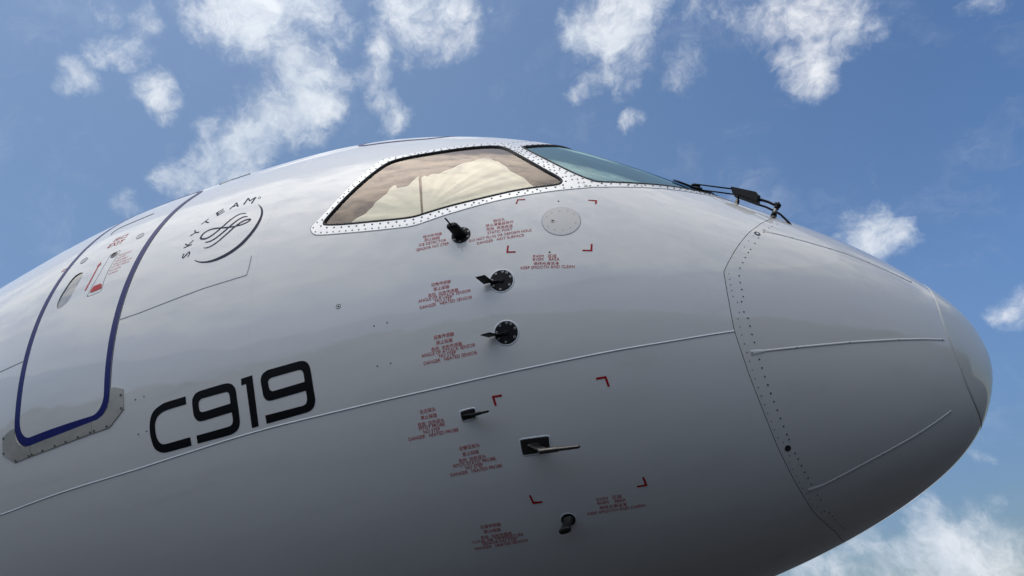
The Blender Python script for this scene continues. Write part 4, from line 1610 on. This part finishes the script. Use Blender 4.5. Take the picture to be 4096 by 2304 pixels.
tube('blade', bl + bn * .008, [.002, .0035, .004, .0045, .0045, .0045, .004, .0035, .002], M_WIPER, wip, 8)
tube('blade_rubber', bl + bn * .002, .0025, M_SEAL, wip, 6)
tube('arm', wp([(1640, 500), (1720, 520), (1810, 548), (1900, 592), (1950, 600)]), [.008, .0075, .007, .007, .008], M_WIPER, wip)
tube('hose', wp([(1640, 548), (1750, 582), (1850, 630), (1930, 668), (2000, 710), (2080, 785), (2150, 855), (2200, 930)]) + np.array([0, .03, 0]), .0058, M_WIPER, wip)
tube('pivot_knuckle', wp([(1922, 560), (1940, 585), (1965, 600), (1985, 620), (1990, 640)]), [.006, .0135, .0155, .0135, .007], M_WIPER, wip, 14)
tube('pivot_post', np.concatenate([wp([(1950, 600), (1935, 660), (1925, 690)]), wp([(1902, 770), (1890, 812)])]), [.011, .0115, .0112, .0112, .0112], M_SCREW, wip, 14)
tube('post_collar', wp([(1957, 612), (1938, 668)]), .0135, M_WIPER, wip, 14)
tube('post_foot', wp([(1912, 722), (1893, 790)]), [.0125, .0165], M_WIPER, wip, 14)
tube('knob', wp([(1975, 556), (1985, 590)]), .0065, M_WIPER, wip, 8)
tube('clamp_bolt', wp([(1640, 440), (1660, 465)]), .006, M_WIPER, wip, 8)
tube('clamp_bolt', wp([(1690, 490), (1700, 515)]), .005, M_WIPER, wip, 8)
nz0 = wp([(1262, 605), (1272, 555)])
noz = tube('washer_nozzle', nz0, [.012, .012], M_STEEL, plane, 6, smooth=False, label='small steel washer nozzle below the wiper')
tube('nozzle_nut', wp([(1274, 552), (1277, 520)]), .0135, M_STEEL, noz, 6, smooth=False)
tube('nozzle_tip', wp([(1277, 520), (1284, 495), (1290, 462)]), [.0085, .0075, .005], M_STEEL, noz, 10)

# ------------------------------------------------------------------ curtains inside the side window
def project(P):
    v = P - CAM
    zz = v @ _fw
    return np.stack([2048 + FPX * (v @ _rt) / zz, 1152 - FPX * (v @ _up) / zz], -1)


def curtain(name, pts, g0, nf, amp, label, ph=0.0):
    gf_ = flat(px_uv(tr([g0], *R3)))[0]

    def base_h(fl):
        return -.040 - .03 * np.maximum(fl[:, 1] - d2r(11.0) * RM, 0)

    def hh(fl):
        v = fl - gf_
        a = np.arctan2(v[:, 1], v[:, 0])
        rr = np.linalg.norm(v, axis=1)
        w_ = np.sin(a * nf + ph) + .5 * np.sin(a * nf * 2.3 + 1.3 + 6 * rr)
        return base_h(fl) + amp * w_ * np.clip(rr / .25, .15, 1)
    want = resample(np.array(tr(pts, *R3)), 30)
    f = flat(px_uv(want))
    for _ in range(12):                                  # outline as seen, carried onto the cloth hanging behind the glass
        r0 = project(lift(f, base_h))
        e_ = 1e-3
        ja = (project(lift(f + np.array([e_, 0]), base_h)) - r0) / e_
        jb = (project(lift(f + np.array([0, e_]), base_h)) - r0) / e_
        det_ = ja[:, 0] * jb[:, 1] - ja[:, 1] * jb[:, 0]
        ex = want - r0
        da = (ex[:, 0] * jb[:, 1] - ex[:, 1] * jb[:, 0]) / det_
        db = (ja[:, 0] * ex[:, 1] - ja[:, 1] * ex[:, 0]) / det_
        f = f + np.clip(np.stack([da, db], -1), -.08, .08)
    o = patch(name, [f], hh, M_CURTAIN, None, res=.014, skirt=0, flatn=False)
    o['label'] = label
    o['category'] = 'curtain'
    o['group'] = 'cockpit window curtains'
    return o


curtain('sun_curtain', [(440, 800), (560, 715), (680, 600), (800, 482), (825, 475), (832, 500), (880, 495), (940, 462), (1000, 412), (1018, 395), (1025, 500), (1035, 640), (1042, 740), (950, 770), (700, 800)],
        (1045, 690), 15, .0042, 'cream curtain drawn across the rear of the side window')
curtain('sun_curtain', [(1040, 405), (1075, 392), (1090, 402), (1250, 345), (1290, 330), (1320, 328), (1400, 295), (1500, 262), (1622, 226), (1700, 275), (1800, 340), (1930, 425), (2050, 510), (1900, 540), (1600, 612),
                        (1300, 680), (1060, 735), (1052, 600)], (1050, 640), 17, .0048, 'larger cream curtain draped across the front of the side window', 1.0)
print('tris', sum(len(o.data.polygons) for o in bpy.data.objects if o.type == 'MESH'), 'objects', len(bpy.data.objects))
